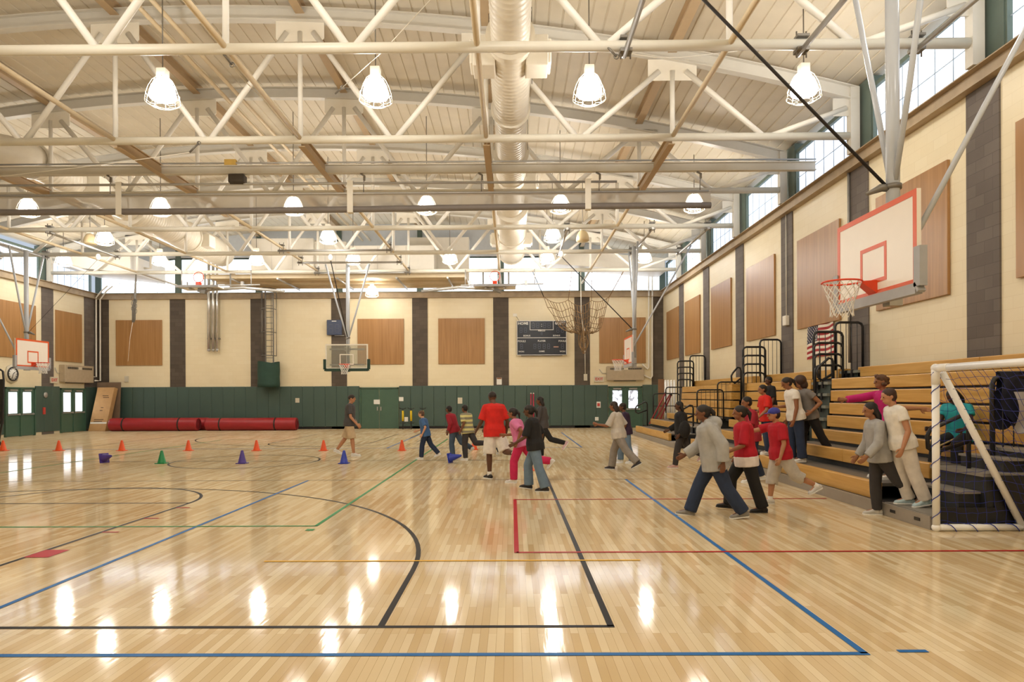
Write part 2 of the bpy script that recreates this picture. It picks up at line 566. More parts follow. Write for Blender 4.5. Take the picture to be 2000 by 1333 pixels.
# clerestory windows
WN = [0]
def window(mk):
    WN[0] += 1
    o = thing('window_%d' % WN[0], mk['base'], None, None)
    o['kind'] = 'structure'
    f = MB()
    for a, b, w, h in mk['frame']:
        f.bar(a, b, w, h)
    f.build('window_frame', M_mull, o)
    g = MB()
    for p in mk['pane']:
        g.poly(p)
    g.build('pane', mk.get('mat', M_sky), o, fix=False)
    g = MB()
    for a, b in mk['bars']:
        g.bar(a, b, 0.014, 0.014)
    g.build('glazing_bar', mat('pale_bar', 'aebac6', 0.5, var=0), o)
def side_windows(X, s, bays):
    zt = arch(X) + 0.05
    for ya, yb in bays:
        ya, yb = ya + 0.42, yb - 0.42
        x = X + s * 0.12
        fr = [((x, ya, LEDGE), (x, ya, zt), .1, .12), ((x, yb, LEDGE), (x, yb, zt), .1, .12), ((x, ya, LEDGE + .03), (x, yb, LEDGE + .03), .1, .06), ((x, ya, zt - .05), (x, yb, zt - .05), .1, .1)]
        n = 6
        bars = [((x, ya + (yb - ya) * i / n, LEDGE), (x, ya + (yb - ya) * i / n, zt)) for i in range(1, n)] + [((x, ya, LEDGE + .6), (x, yb, LEDGE + .6))]
        xp = x + s * 0.03
        window(dict(base=(x, (ya + yb) / 2, LEDGE), frame=fr, pane=[[(xp, ya, LEDGE), (xp, yb, LEDGE), (xp, yb, zt), (xp, ya, zt)]], bars=bars))
ALLY = [YN, 3.33, 7.39] + TY + [YB]
side_windows(XR, 1, [(ALLY[i], ALLY[i + 1]) for i in range(1, len(ALLY) - 1)])
side_windows(XL, -1, [(ALLY[i], ALLY[i + 1]) for i in range(2, len(ALLY) - 1)])
xs = [XL] + sorted(PX) + [XR]
for i in range(len(xs) - 1):
    xa, xb = xs[i] + .12, xs[i + 1] - .12
    y = YB + .12
    k = 5
    wt = lambda x: min(arch(x) - .35, 8.95)
    top = [(xa + (xb - xa) * j / k, y + .03, wt(xa + (xb - xa) * j / k)) for j in range(k + 1)]
    fr = [((xa, y, LEDGE), (xa, y, wt(xa)), .1, .1), ((xb, y, LEDGE), (xb, y, wt(xb)), .1, .1), ((xa, y, LEDGE + .03), (xb, y, LEDGE + .03), .1, .06)]
    fr += [(V(top[j]), V(top[j + 1]), .1, .08) for j in range(k)]
    n = 4
    bars = [((xa + (xb - xa) * j / n, y, LEDGE), (xa + (xb - xa) * j / n, y, wt(xa + (xb - xa) * j / n))) for j in range(1, n)] + [((xa, y, LEDGE + .55), (xb, y, LEDGE + .55))]
    window(dict(base=((xa + xb) / 2, y, LEDGE), frame=fr, pane=[[(xa, y + .03, LEDGE), (xb, y + .03, LEDGE)] + top[::-1]], bars=bars, mat=M_skyb))
g = MB()
n = 30
P = [(XL + (XR - XL) * i / n, YB + .1, min(arch(XL + (XR - XL) * i / n) - .35, 8.95)) for i in range(n + 1)] + [(XL + (XR - XL) * i / n, YB + .1, arch(XL + (XR - XL) * i / n) + .5) for i in range(n + 1)]
g.sheet(P, n + 1, 2)
trim(g, mat('gable_panel', 'c9cdd2', .5, var=.03))
# green-grey steel between the side windows (column casing)
for yt in [3.33, 7.39] + TY:
    for X, s, par in ((XR, 1, wr), (XL, -1, wl)):
        trim(MB().box(min(X + s * .04, X + s * .3), max(X + s * .04, X + s * .3), yt - .42, yt + .42, LEDGE, arch(X) + .25), M_mull)
for xp in PX + [XL + .0, XR - .0]:
    trim(MB().box(xp - .13, xp + .13, YB + .05, YB + .25, LEDGE, arch(xp) + .3), M_mull)
# outer closure above the side walls
# ------------------------------------------------------------------ ceiling: ribbed arched deck
mb = MB()
prof = []
x = XL - 0.35
while x < XR + 0.35:
    for dx, dz in ((0, 0), (0.265, 0), (0.275, 0.022), (0.30, 0.022)):
        xx = x + dx
        prof.append((xx, arch(min(max(xx, XL), XR)) + 0.3 + dz))
    x += 0.31
ya, yb_ = YN - .3, YB + .3
vs = [(px, y, pz) for y in (ya, yb_) for px, pz in prof] 
n = len(prof)
mb.add(vs, [(i, i + 1, n + i + 1, n + i) for i in range(n - 1)])
vs2 = [(px, y, pz + .2) for y in (ya, yb_) for px, pz in prof]
mb.add(vs2, [(i, i + 1, n + i + 1, n + i) for i in range(n - 1)])
ce = struct('ceiling', mb, M_deck, fix=False)

# purlins along the hall at the truss panel points
for i, xp in enumerate(sorted(PX)):
    z = arch(xp) + 0.16
    m = MB()
    m.bar((xp, 6.5, z), (xp, YB - .05, z), 0.03, 0.24)
    m.bar((xp, 6.5, z + .12), (xp, YB - .05, z + .12), 0.2, 0.02)
    m.bar((xp, 6.5, z - .12), (xp, YB - .05, z - .12), 0.2, 0.02)
    o = m.build('roof_purlin', M_purlin)
    tag(o, 'tan steel purlin running lengthwise under the roof deck, %s from the left wall' % ORD[i], 'roof beam', 'roof purlins')

# ------------------------------------------------------------------ trusses
def build_truss(y, label):
    t = thing('roof_truss', (CX, y, CHZ), label, 'roof truss', 'white tubular roof trusses')
    MB().tube([(XL + .12, y, CHZ), (XR - .12, y, CHZ)], 0.088, 12).build('bottom_chord', M_chord, t)
    m = MB()
    n = 36
    P = [V((XL + .05 + (XR - XL - .1) * i / n, y, arch(XL + (XR - XL) * i / n))) for i in range(n + 1)]
    vs, fs = [], []
    for w, z0, z1 in ((0.1, 0.13, 0.155), (0.012, -0.13, 0.13), (0.1, -0.155, -0.13)):
        vs = []
        for p in P:
            vs += [(p.x, y - w, p.z + z0), (p.x, y + w, p.z + z0), (p.x, y + w, p.z + z1), (p.x, y - w, p.z + z1)]
        fs = []
        for i in range(n):
            for j in range(4):
                fs.append((i * 4 + j, i * 4 + (j + 1) % 4, (i + 1) * 4 + (j + 1) % 4, (i + 1) * 4 + j))
        fs += [(3, 2, 1, 0), (n * 4, n * 4 + 1, n * 4 + 2, n * 4 + 3)]
        m.add(vs, fs)
    m.build('top_chord', M_arch, t)
    for xp in PX:
        z = arch(xp) - 0.36
        m = MB()
        hw, hh, c = 0.55, 0.24, 0.07
        q = [(-hw, hh), (hw, hh), (hw, -hh + c), (hw - c, -hh), (-hw + c, -hh), (-hw, -hh + c)]
        for yy in (-.012, .012):
            m.poly([(xp + a, y + yy, z + b) for a, b in q])
        for i in range(6):
            a, b = q[i], q[(i + 1) % 6]
            m.poly([(xp + a[0], y - .012, z + a[1]), (xp + b[0], y - .012, z + b[1]), (xp + b[0], y + .012, z + b[1]), (xp + a[0], y + .012, z + a[1])])
        m.build('gusset_plate', M_white, t)
        MB().tube([(xp, y, CHZ), (xp, y, z - .02)], 0.055, 10).build('vertical_strut', M_web, t)
        for s in (-1, 1):
            xb = xp + s * 2.114
            MB().tube([(xb - s * .05, y, CHZ), (xp + s * .3, y, z - .03)], 0.066, 10).build('diagonal_strut', M_web, t)
    for X, s in ((XR, -1), (XL, 1)):
        xb = X + s * 2.114
        MB().tube([(xb - s * .05, y, CHZ), (X + s * .3, y, arch(X) - .3)], 0.06, 10).build('diagonal_strut', M_web, t)
        m = MB().bar((X + s * .14, y, LEDGE + .0), (X + s * .14, y, arch(X) + .15), 0.2, 0.2, up=(0, 1, 0))
        m.cbox((X + s * .35, y, arch(X) - .28), (.5, .025, .4))
        m.build('end_post', M_arch, t)
    return t
TL = ['white tubular roof truss at the front of the picture, nearest the camera', 'white roof truss hung with cables, second from the front',
      'white roof truss just behind the rolled divider curtain, third from the front', 'white roof truss fourth from the front, in front of the climbing net bay',
      'white roof truss fifth from the front, carrying backstop clamps', 'white roof truss nearest to the back wall windows']
tr0 = build_truss(TY[0], TL[0])
for k in range(1, 6):
    dup(tr0, (CX, TY[k], CHZ), TL[k])

# lengthwise bracing tubes at bottom chord level, in two runs with a deeper beam in the curtain bay
for i, xp in enumerate(sorted(PX)):
    lab = '%s lengthwise line of bracing at truss bottom chord level counted from the left wall' % ORD[i]
    t = thing('lengthwise_brace', (xp, TY[1], CHZ), lab, 'roof brace', 'lengthwise roof bracing')
    MB().tube([(xp, 7.0, CHZ + .02), (xp, TY[1], CHZ + .02)], 0.052, 8).build('brace_tube', M_tan, t)
    MB().tube([(xp, TY[2], CHZ + .02), (xp, YB - .1, CHZ + .02)], 0.052, 8).build('brace_tube', M_tan, t)
    m = MB()
    m.bar((xp, TY[1] + .08, CHZ + .0), (xp, TY[2] - .08, CHZ + .0), 0.02, 0.24)
    for dz in (-.12, .12):
        m.bar((xp, TY[1] + .08, CHZ + dz), (xp, TY[2] - .08, CHZ + dz), 0.15, 0.02)
    m.build('brace_beam', M_purlin, t)
# cross beam that carries the curtain
YC = 17.54
t = thing('curtain_beam', (CX, YC, CHZ), 'long grey steel beam across the hall carrying the divider curtain', 'beam')
m = MB()
m.bar((XL + .1, YC, CHZ), (XR - .1, YC, CHZ), 0.02, 0.2)
for dz in (-.1, .1):
    m.bar((XL + .1, YC, CHZ + dz), (XR - .1, YC, CHZ + dz), 0.14, 0.02)
m.build('steel_beam', M_arch, t)
MB().tube([(XL + .1, YC - .03, CHZ + .17), (XR - .1, YC - .03, CHZ + .17)], 0.022, 6).build('conduit', M_galv, t)

# pair of pale conduits high under the deck
for i, xp in enumerate((-7.75, -7.35)):
    o = MB().tube([(xp, 7.0, 9.82), (xp, YB - .1, 9.82)], 0.05, 8).build('conduit_pipe', M_tan)
    tag(o, ['pale overhead pipe under the ridge, nearer the left wall of the pair', 'pale overhead pipe under the ridge, nearer the spiral duct of the pair'][i], 'pipe', 'pair of overhead pipes')
# ------------------------------------------------------------------ high bay lamps
M_globe = mat('glowing_lamp_globe', 'fff3d8', 0.3, var=0, emit=36.0, ecol='fffaf1')
M_wire = mat('glowing_cage_wire', 'efe6cf', 0.4, var=0, emit=0.12, ecol='fff0cc')  # slight glow put into the wires, as if lit by the globe
M_globeoff = mat('unlit_lamp_globe', 'd8c49c', 0.3, var=0.02)
LZ = 7.77
def build_lamp(x, y, z, lit, label):
    t = thing('pendant_lamp', (x, y, z), label, 'lamp', 'caged high bay pendant lamps')
    MB().lathe((x, y, z), [(.001, .27), (.1, .265), (.185, .2), (.255, .08), (.295, -.06), (.305, -.17), (.285, -.22), (.2, -.255), (.001, -.27)], 20).build('globe', M_globe if lit else M_globeoff, t)
    MB().bbox(x - .115, x + .115, y - .115, y + .115, z + .27, z + .5, .015).build('ballast_housing', M_white, t)
    if lit:
        m = MB()
        for r, h in ((.375, -.12), (.4, -.3), (.28, -.375), (.15, -.39)):
            m.tube([(x + r * math.cos(a), y + r * math.sin(a), z + h) for a in [2 * PI * i / 20 for i in range(20)]], 0.006, 4, closed=True)
        for k in range(10):
            a = 2 * PI * k / 10
            m.tube([(x + r * math.cos(a), y + r * math.sin(a), z + h) for r, h in ((.14, .3), (.24, .2), (.32, .04), (.375, -.13), (.4, -.3), (.28, -.375), (.15, -.39))], 0.006, 4)
        m.build('wire_guard', M_wire, t)
    for ch in t.children:
        ch.data.transform(Matrix.Scale(.82, 4))
    return t
def stem_for(t, x, y, z):
    MB().tube([(x, y, z + .4), (x, y, arch(x) + .32)], 0.012, 6).build('stem', M_steel, t)
ROWY = [13.5, 21.6, 25.68, 29.72]
NX = [CX + 4.228 * k for k in range(-3, 4)]
rows = [(0, [3, 4, 5, 6], 'large front row'), (1, [1, 2, 3, 4, 5, 6], 'row just behind the rolled curtain'),
        (2, [1, 3, 5], 'sparse third row of three'), (3, [0, 1, 2, 3, 4, 5, 6], 'rear row near the back trusses')]
first = True
for ri, ks, nm in rows:
    for j, k in enumerate(ks):
        x, y = NX[k], ROWY[ri]
        lab = 'caged pendant lamp, %s from the left in the %s' % (ORD[j], nm)
        if first:
            base = build_lamp(x, y, LZ, True, lab); t = base; first = False
            protos = list(base.children)
        else:
            t = base.copy(); COL.objects.link(t); t.location = (x, y, LZ); t['label'] = lab
            for ch in protos:
                c = ch.copy(); COL.objects.link(c); c.parent = t
        stem_for(t, x, y, LZ)
t = base.copy(); COL.objects.link(t); t.location = (-6.92, 33.8, 6.93); t['label'] = 'single low caged lamp lighting the back wall beside the glass backboard'
for ch in protos:
    c = ch.copy(); COL.objects.link(c); c.parent = t
for px, py, lab in ((1138, 462, 'unlit bell shaped pendant lamp near the spiral duct and climbing net'), (176, 468, 'unlit bell shaped pendant lamp over the left wall backstop')):
    p = W(px, py, 25.68 if px > 1000 else 26.9)
    t = build_lamp(p.x, p.y, p.z, False, lab)
    stem_for(t, p.x, p.y, p.z)
# plain lights: fill added under rear lamps, then lamp rows continuing above the camera
def light(name, typ, loc, power, col, size=0.3, rot=None):
    l = bpy.data.lights.new(name, typ)
    l.energy = power
    l.color = col
    if typ == 'POINT':
        l.shadow_soft_size = size
    o = bpy.data.objects.new(name, l)
    COL.objects.link(o)
    o.location = loc
    if rot: o.rotation_euler = rot
    return o
for k in (0, 1, 2, 3, 4, 5, 6):  # extra fill added below the lit rear rows to brighten the back
    light('lamp_and_fill_light', 'POINT', (NX[k], ROWY[3], LZ - .5), 78, (1, .97, .91), .25)
for k in (1, 3, 5):
    light('lamp_and_fill_light', 'POINT', (NX[k], ROWY[2], LZ - .5), 58, (1, .97, .91), .25)
for y in (9.4, 5.3, 1.3):
    for k in (2, 3, 4, 5, 6):
        light('lamp_and_fill_light', 'POINT', (NX[k], y, LZ), 75, (1, .97, .91), .28)

# ------------------------------------------------------------------ divider curtain rolled up under the beam
t = thing('divider_curtain', (-8, YC, 7.0), 'grey roll-up divider curtain hanging under the cross beam with white straps', 'curtain')
zt, zb_l, zb_r = 6.9, 6.42, 6.52
xa, xb = XL + .6, W(1388, 395, YC).x
def rollz(x):
    f = (x - xa) / (xb - xa)
    return 6.43 + 0.10 * f + 0.015 * math.sin(f * 9)
MB().tube([(xa + (xb - xa) * i / 24, YC, rollz(xa + (xb - xa) * i / 24)) for i in range(25)], 0.08, 10).build('curtain_roll', mat('grey_vinyl', '7d7672', 0.5, var=0.05), t)
MB().tube([(xa, YC, zt + .0), (xb - .05, YC, zt + .0)], 0.03, 8).build('top_batten', M_galv, t)
MB().tube([(xa, YC, 7.16), (W(1205, 355, YC).x, YC, 7.16)], 0.032, 8).build('drive_pipe', M_galv, t)
m = MB()
P = []
for j in range(2):
    for i in range(25):
        x = xa + (xb - xa) * i / 24
        P.append((x, YC, zt if j == 0 else rollz(x)))
m.sheet(P, 25, 2)
o = m.build('mesh_sheet', mat('curtain_mesh', 'aaa297', 0.8, var=0, alpha=0.62), t, fix=False)
for px in (235, 685, 1148):
    x = W(px, 380, YC).x
    z0 = rollz(x)
    m = MB()
    m.cbox((x, YC - .085, (z0 + 7.16) / 2 - .02), (.15, .012, 7.2 - z0 + .1))
    m.cbox((x, YC, z0 - .09), (.15, .17, .012))
    m.cbox((x, YC, 7.2), (.15, .17, .012))
    m.build('lifting_strap', M_white, t)
for px in (215, 710, 940, 1170, 1367):
    x = W(px, 335, YC).x
    m = MB()
    m.tube([(x - .05, YC, CHZ - .1), (x + .03, YC, CHZ - .22), (x, YC, 7.16), (x, YC, 6.9)], 0.012, 5)
    m.cbox((x - .02, YC, CHZ - .15), (.14, .05, .035), R=Matrix.Rotation(.5, 3, 'Y'))
    m.cbox((x + .02, YC, CHZ - .24), (.05, .05, .1))
    m.build('hanger_clamp', M_steel, t)
m = MB()
p = W(464, 350, YC)
m.bbox(p.x - .2, p.x + .2, YC - .14, YC + .14, p.z - .12, p.z + .1, .03)
m.lathe((p.x, YC, p.z - .05), [(.001, -.18), (.1, -.18), (.1, .16), (.001, .16)], 12, axis='X')
m.bar((p.x, YC, p.z + .1), (p.x, YC, CHZ - .1), .1, .05)
m.build('motor', mat('motor_dark', '4a443f', 0.5, metal=.3), t)
p = W(452, 317, YC)
t2 = tag(MB().bbox(p.x - .17, p.x + .13, YC - .06, YC + .06, CHZ + .11, CHZ + .27, .015).build('control_box', mat('yellow_box', 'd9b45a', .5)), 'small yellow control box on top of the curtain beam', 'box')

# ------------------------------------------------------------------ spiral ducts
def spiral(m, x, y0, y1, r, z):
    n = 20
    rings = max(2, int((y1 - y0) / 0.16))
    prof = []
    for i in range(rings + 1):
        h = y0 + (y1 - y0) * i / rings
        prof += [(r, h), (r, h + .08), (r + .008, h + .09), (r + .008, h + .1)]
    prof = [q for q in prof if q[1] <= y1]
    vs, fs = [], []
    for rr, h in prof:
        for j in range(n):
            a = 2 * PI * j / n
            vs.append((x + rr * math.cos(a), h, z + rr * math.sin(a)))
    for i in range(len(prof) - 1):
        for j in range(n):
            fs.append((i * n + j, i * n + (j + 1) % n, (i + 1) * n + (j + 1) % n, (i + 1) * n + j))
    m.add(vs, fs, 0, True)
    m.add(vs[:n], [tuple(reversed(range(n)))]); m.add(vs[-n:], [tuple(range(n))])
def flange(m, x, y, r, z, w=.05):
    y -= .035
    m.lathe((x, y, z), [(r * .6, 0), (r + .045, 0), (r + .045, w), (r * .6, w)], 24, axis='Y', smooth=False)
DZ = 8.52
def duct(x, label, segs, ends):
    t = thing('spiral_duct', (x, 20, DZ), label, 'duct', 'round air ducts')
    for y0, y1, r in segs:
        m = MB(); spiral(m, x, y0, y1, r, DZ); m.build('duct_section', M_duct, t)
    for y, r in ends:
        m = MB(); flange(m, x, y, r, DZ); m.build('flange', M_duct, t)
    return t
t = duct(0.0, 'cream spiral air duct running down the hall over the camera', [(6.8, 13.0, .37), (13.0, 16.3, .42), (16.35, 19.2, .40), (19.2, 20.9, .46), (20.95, 24.5, .46), (24.5, 32.5, .60)], [(13.0, .43), (16.3, .43), (19.2, .47), (20.9, .46), (24.5, .58), (28.5, .6), (32.3, .6)])
for y, w, hh in ((13.6, .74, .3), (21.7, .8, .26), (29.5, .85, .25)):
    for s in (-1, 1):
        m = MB()
        m.bbox(min(s * .3, s * w), max(s * .3, s * w), y - .3, y + .3, DZ - hh - .1, DZ + hh - .1, .02)
        m.bbox(min(s * w, s * (w + .06)), max(s * w, s * (w + .06)), y - .26, y + .26, DZ - hh - .04, DZ + hh - .16, .02)
        m.build('supply_grille', M_white, t)
for y in (11.0, 15.0, 19.0, 23.0, 27.0, 31.0):
    m = MB()
    for s in (-1, 1):
        m.tube([(s * .47, y, DZ), (s * .47, y, arch(0) + .3)], .008, 4)
    m.build('hanger_rod', M_steel, t)
t = duct(-13.8, 'cream spiral air duct over the left half of the hall', [(19.6, 24.5, .48), (24.5, 32.5, .60)], [(19.6, .49), (22.2, .48), (24.5, .6), (29.0, .6)])
m = MB()
pts = []
for i in range(9):
    a = PI / 2 * i / 8
    pts.append((-13.8 - .9 * (1 - math.cos(a)), 19.6 - .9 * math.sin(a), DZ))
pts.append((-17.2, 18.7, DZ))
m.tube(pts, .48, 20)
m.build('duct_elbow', M_duct, t)
for y in (21.7, 29.5):
    for s in (-1, 1):
        xx = -13.8
        m = MB()
        m.bbox(min(xx + s * .3, xx + s * .85), max(xx + s * .3, xx + s * .85), y - .3, y + .3, DZ - .36, DZ + .16, .02)
        m.build('supply_grille', M_white, t)

# ------------------------------------------------------------------ rooftop plant platform at the back
pl = thing('equipment_platform', (-8.5, 33.8, 7.3), 'tan mechanical platform under the rear ceiling carrying white air handling boxes', 'platform')
m = MB(); m.box(-14.6, -2.2, 32.2, YB - .3, 7.42, 7.5); m.build('platform_deck', M_tan, pl)
m = MB()
for y in (32.2, 33.8, YB - .3):
    m.bar((-14.6, y, 7.36), (-2.2, y, 7.36), .08, .14)
m.build('edge_beam', M_tan, pl)
for i, x in enumerate((-13.2, -11.0, -8.2, -5.4, -3.0)):
    MB().tube([(x, 32.0, 7.25), (x, YB - .2, 7.25)], .05, 6).build('pipe', M_galv, pl)
Mbx = mat('white_sheet_metal', 'eee8dc', .4, var=.02)
for px0, px1, py0, py1, y, lab in ((490, 612, 466, 540, 33.0, 'white air handling box beside the ladder bay'), (614, 676, 472, 540, 33.2, 'narrow white air handling box above the glass backboard'), (682, 848, 480, 543, 33.0, 'wide white air handling box behind the rear lamp row'), (800, 916, 464, 530, 34.4, 'tall white air handling box under the roof ridge')):
    a, b = W(px0, py0, y), W(px1, py1, y)
    t = thing('air_handler', ((a.x + b.x) / 2, y, 7.5), lab, 'air handler', 'air handling boxes')
    z0 = 7.5
    MB().bbox(a.x, b.x, y, y + 1.3 if y < 34 else y + .8, z0, a.z, .02).build('casing', Mbx, t)
    m = MB()
    for q in range(1, 3):
        xx = a.x + (b.x - a.x) * q / 3
        m.box(xx - .01, xx + .01, y - .012, y, z0 + .05, a.z - .05)
    m.build('panel_seam', M_arch, t)
# white duct boxes at the two back corners
for xa, xb, lab in ((XL + .35, -17.9, 'white sloping duct box high in the back left corner'), (1.7, XR - .35, 'long white sloping duct box high in the back right corner')):
    t = thing('corner_duct', ((xa + xb) / 2, 33.5, 7.5), lab, 'duct', 'corner duct boxes')
    z0, z1 = 7.55, 8.4
    m = MB()
    q = [(xa, z1), (xb, z1), (xb, z0), (xa, z0 + .35)] if xa < -10 else [(xa, 8.95), (xb, 8.42), (xb, 7.75), (xa, 8.2)]
    ys = (31.95 if xa < -10 else 33.6, 35.2)
    for y in ys:
        m.poly([(a, y, b) for a, b in q])
    for i in range(4):
        a, b = q[i], q[(i + 1) % 4]
        m.poly([(a[0], ys[0], a[1]), (b[0], ys[0], b[1]), (b[0], ys[1], b[1]), (a[0], ys[1], a[1])])
    m.build('casing', Mbx, t)
    m = MB(); xs_ = xb if xa < -10 else xa
    m.tube([(xs_, 33.2, 8.0), (xs_ + (.3 if xa < -10 else -.3), 33.2, 8.0), (xs_ + (.3 if xa < -10 else -.3), 33.2, arch(xs_))], .06, 8)
    m.build('pipe', M_white, t)

# slack steel cables with turnbuckles strung through the trusses
for pts, lab in (([W(0, 345, 15.3), W(200, 322, 15.35), W(370, 298, 15.4), W(400, 268, 15.45)], 'thin slack steel cable tied to the second truss at the left'),
                 ([W(655, 183, 14.5), W(745, 103, 13.2), W(840, 0, 12.0)], 'thin white cable with turnbuckle rising across the front lamp bay'),
                 ([W(1180, 85, 11.4), W(1194, 100, 11.4), W(1280, 112, 12.6), W(1330, 112, 14), W(1440, 100, 14.5)], 'thin cable tied to the front truss near the spiral duct'),
                 ([W(428, 95, 11.4), W(440, 110, 11.5), W(470, 150, 12.5), W(520, 200, 13.5)], 'thin cable shackled to the front truss above the left lamp')):
    t = thing('hanging_cable', pts[0], lab, 'cable', 'slack cables')
    MB().tube(pts, .008, 5).build('cable', M_white, t)
    m = MB()
    q0, q1 = pts[0], pts[1]
    if 'tied to the second' in lab: q0, q1 = pts[2], pts[3]
    dd = (q1 - q0).normalized()
    m.tube([q0, q0 + dd * .3], .02, 6)
    m.tube([q0 + dd * .3 + V((.04 * math.cos(a), 0, .04 * math.sin(a))) for a in [2 * PI * i / 10 for i in range(10)]], .01, 4, closed=True)
    m.build('turnbuckle', M_steel, t)
# ------------------------------------------------------------------ acoustic wood panels
def bpanel(px0, px1, lab):
    a, b = W(px0, 0, YB - .1).x, W(px1, 0, YB - .1).x
    c = (a + b) / 2
    o = MB().bbox(c - 1.21, c + 1.21, YB - .06, YB - .004, 3.36, 5.74, .008).build('mounted_acoustic_panel', M_panelw)
    return tag(o, lab, 'wall panel', 'square wood acoustic panels')
bpanel(222, 312, 'square wood panel on the back wall in the left corner bay')
bpanel(695, 785, 'square wood panel on the back wall just beside the glass backboard')
bpanel(853, 943, 'square wood panel in the middle of the back wall, beside the scoreboard bay')
bpanel(1168, 1258, 'square wood panel on the back wall above the right double doors')
ys = [3.33, 7.39] + TY + [YB - .3]
def rpanel(yc, hw, lab, X=XR, s=-1):
    o = MB().bbox(min(X + s * .004, X + s * .06), max(X + s * .004, X + s * .06), yc - hw, yc + hw, 3.45, 5.88, .008).build('mounted_acoustic_panel', M_panelw)
    return tag(o, lab, 'wall panel', 'square wood acoustic panels')
rpanel(9.45, 1.21, 'wood panel on the right wall cut off by the picture edge')
rl = ['wood panel on the right wall behind the big white backboard', 'wood panel on the right wall above the flag', 'wood panel on the right wall, third from the flag end toward the back',
      'wood panel on the right wall above the middle bleacher rails', 'wood panel on the right wall, second from the back corner', 'wood panel on the right wall nearest the back corner']
for k in range(6):
    y0 = TY[k]; y1 = TY[k + 1] if k < 5 else YB - .3
    rpanel((y0 + y1) / 2 + (.05 if k < 5 else -.1), 1.21, rl[k])
ll = {4: 'wood panel on the left wall behind the left backboard', 5: 'wood panel on the left wall nearest the back corner'}
for k in (3, 4, 5):
    y0 = TY[k]; y1 = TY[k + 1] if k < 5 else YB - .3
    if k >= 4:
        rpanel((y0 + y1) / 2 - (.25 if k == 5 else 0), 1.21 if k < 5 else .98, ll[k], XL, 1)

# ------------------------------------------------------------------ green wall pads
padproto = None
PADTOP = 2.23
def pad(x, w=.605, rz=0, y=YB, grp='back', top=PADTOP):
    global padproto
    if padproto is None:
        padproto = MB().bbox(-.3015, .3015, -.055, 0, .12, top, .022).build('wall_pad', M_pad)
        o = padproto
    else:
        o = padproto.copy(); COL.objects.link(o)
    o.location = (x, y, 0)
    o.scale.x = w / .605
    o.rotation_euler.z = rz
    if grp == 'back':
        tag(o, 'tall dark green vinyl wall pad in the padded band along the back wall', 'wall pad', 'green pads on the back wall')
    else:
        tag(o, 'tall dark green vinyl wall pad beside the exit doors on the left wall', 'wall pad', 'green pads on the left wall')
    return o
D1a, D1b = W(703, 800, YB).x, W(779, 800, YB).x
D2a, D2b = W(1188, 800, YB).x, W(1254, 800, YB).x
def pads(xa, xb):
    n = max(1, round((xb - xa) / .605))
    for i in range(n):
        pad(xa + (xb - xa) * (i + .5) / n, (xb - xa) / n)
pads(XL + .06, D1a - .02); pads(D1b + .02, D2a - .02); pads(D2b + .02, XR - .05)
mb = MB()
for a, b in ((XL + .05, D1a), (D1b, D2a), (D2b, XR)):
    mb.box(a, b, YB - .03, YB - .001, 0, .12)
mb.build('baseboard_back', M_black)['kind'] = 'structure'
# left wall pads
LD = [(29.0, 30.85), (32.6, 34.5)]
for ya, yb in ((22.5, 28.95), (30.9, 32.55), (34.55, YB - .06)):
    n = max(1, round((yb - ya) / .605))
    for i in range(n):
        pad(XL, (yb - ya) / n, -PI / 2 + PI, ya + (yb - ya) * (i + .5) / n, 'left') if False else pad(XL + .0, (yb - ya) / n, PI / 2, ya + (yb - ya) * (i + .5) / n, 'left')

# ------------------------------------------------------------------ doors
DN = [0]
def door_pair(P0, along, out, width, h, glass, lab=None):
    """P0 lower start corner on wall, along unit vector, out unit vector to the room"""
    DN[0] += 1
    P0, A, O = V(P0), V(along), V(out)
    t = thing('door_%d' % DN[0], P0 + A * width / 2, None, None)
    t['kind'] = 'structure'
    R = Matrix((A, O, V((0, 0, 1)))).transposed()
    def bx(m, a0, a1, o0, o1, z0, z1):
        M = Matrix.Translation(P0) @ R.to_4x4()
        m.box(a0, a1, o0, o1, z0, z1, 0, M)
    fr = MB()
    bx(fr, 0, .06, 0.0, .09, 0, h); bx(fr, width - .06, width, 0.0, .09, 0, h); bx(fr, 0, width, 0.0, .09, h - .06, h)
    if glass: bx(fr, width / 2 - .03, width / 2 + .03, 0, .08, 0, h)
    fr.build('door_frame', M_door, t)
    for i in (0, 1):
        a0 = .06 + i * (width / 2 - .05); a1 = a0 + width / 2 - .075
        m = MB()
        if glass:
            g0, g1, z0, z1 = a0 + .16, a1 - .16, 1.02, h - .22
            bx(m, a0, a1, .0, .045, 0.02, z0); bx(m, a0, a1, 0, .045, z1, h - .07); bx(m, a0, g0, 0, .045, z0, z1); bx(m, g1, a1, 0, .045, z0, z1)
        else:
            bx(m, a0, a1, 0, .045, 0.02, h - .07)
        leaf = m.build('door_leaf', M_door, t)
        if glass:
            m = MB(); bx(m, g0, g1, .015, .025, z0, z1); m.build('glass_pane', M_doorsky if glass == 1 else MATS['door_view'], leaf)
            m = MB(); bx(m, a0 + .05, a1 - .05, .08, .11, .94, .99); bx(m, a0 + .05, a0 + .1, .045, .1, .92, 1.01); bx(m, a1 - .1, a1 - .05, .045, .1, .92, 1.01); m.build('push_bar', M_galv, leaf)
            m = MB(); bx(m, a0 + .2, a1 - .2, .045, .1, h - .17, h - .1); m.build('door_closer', M_galv, leaf)
        else:
            m = MB()
            s = a1 - .1 if i == 0 else a0 + .06
            bx(m, s, s + .05, .045, .09, .95, 1.15); m.build('door_handle', M_galv, leaf)
    return t
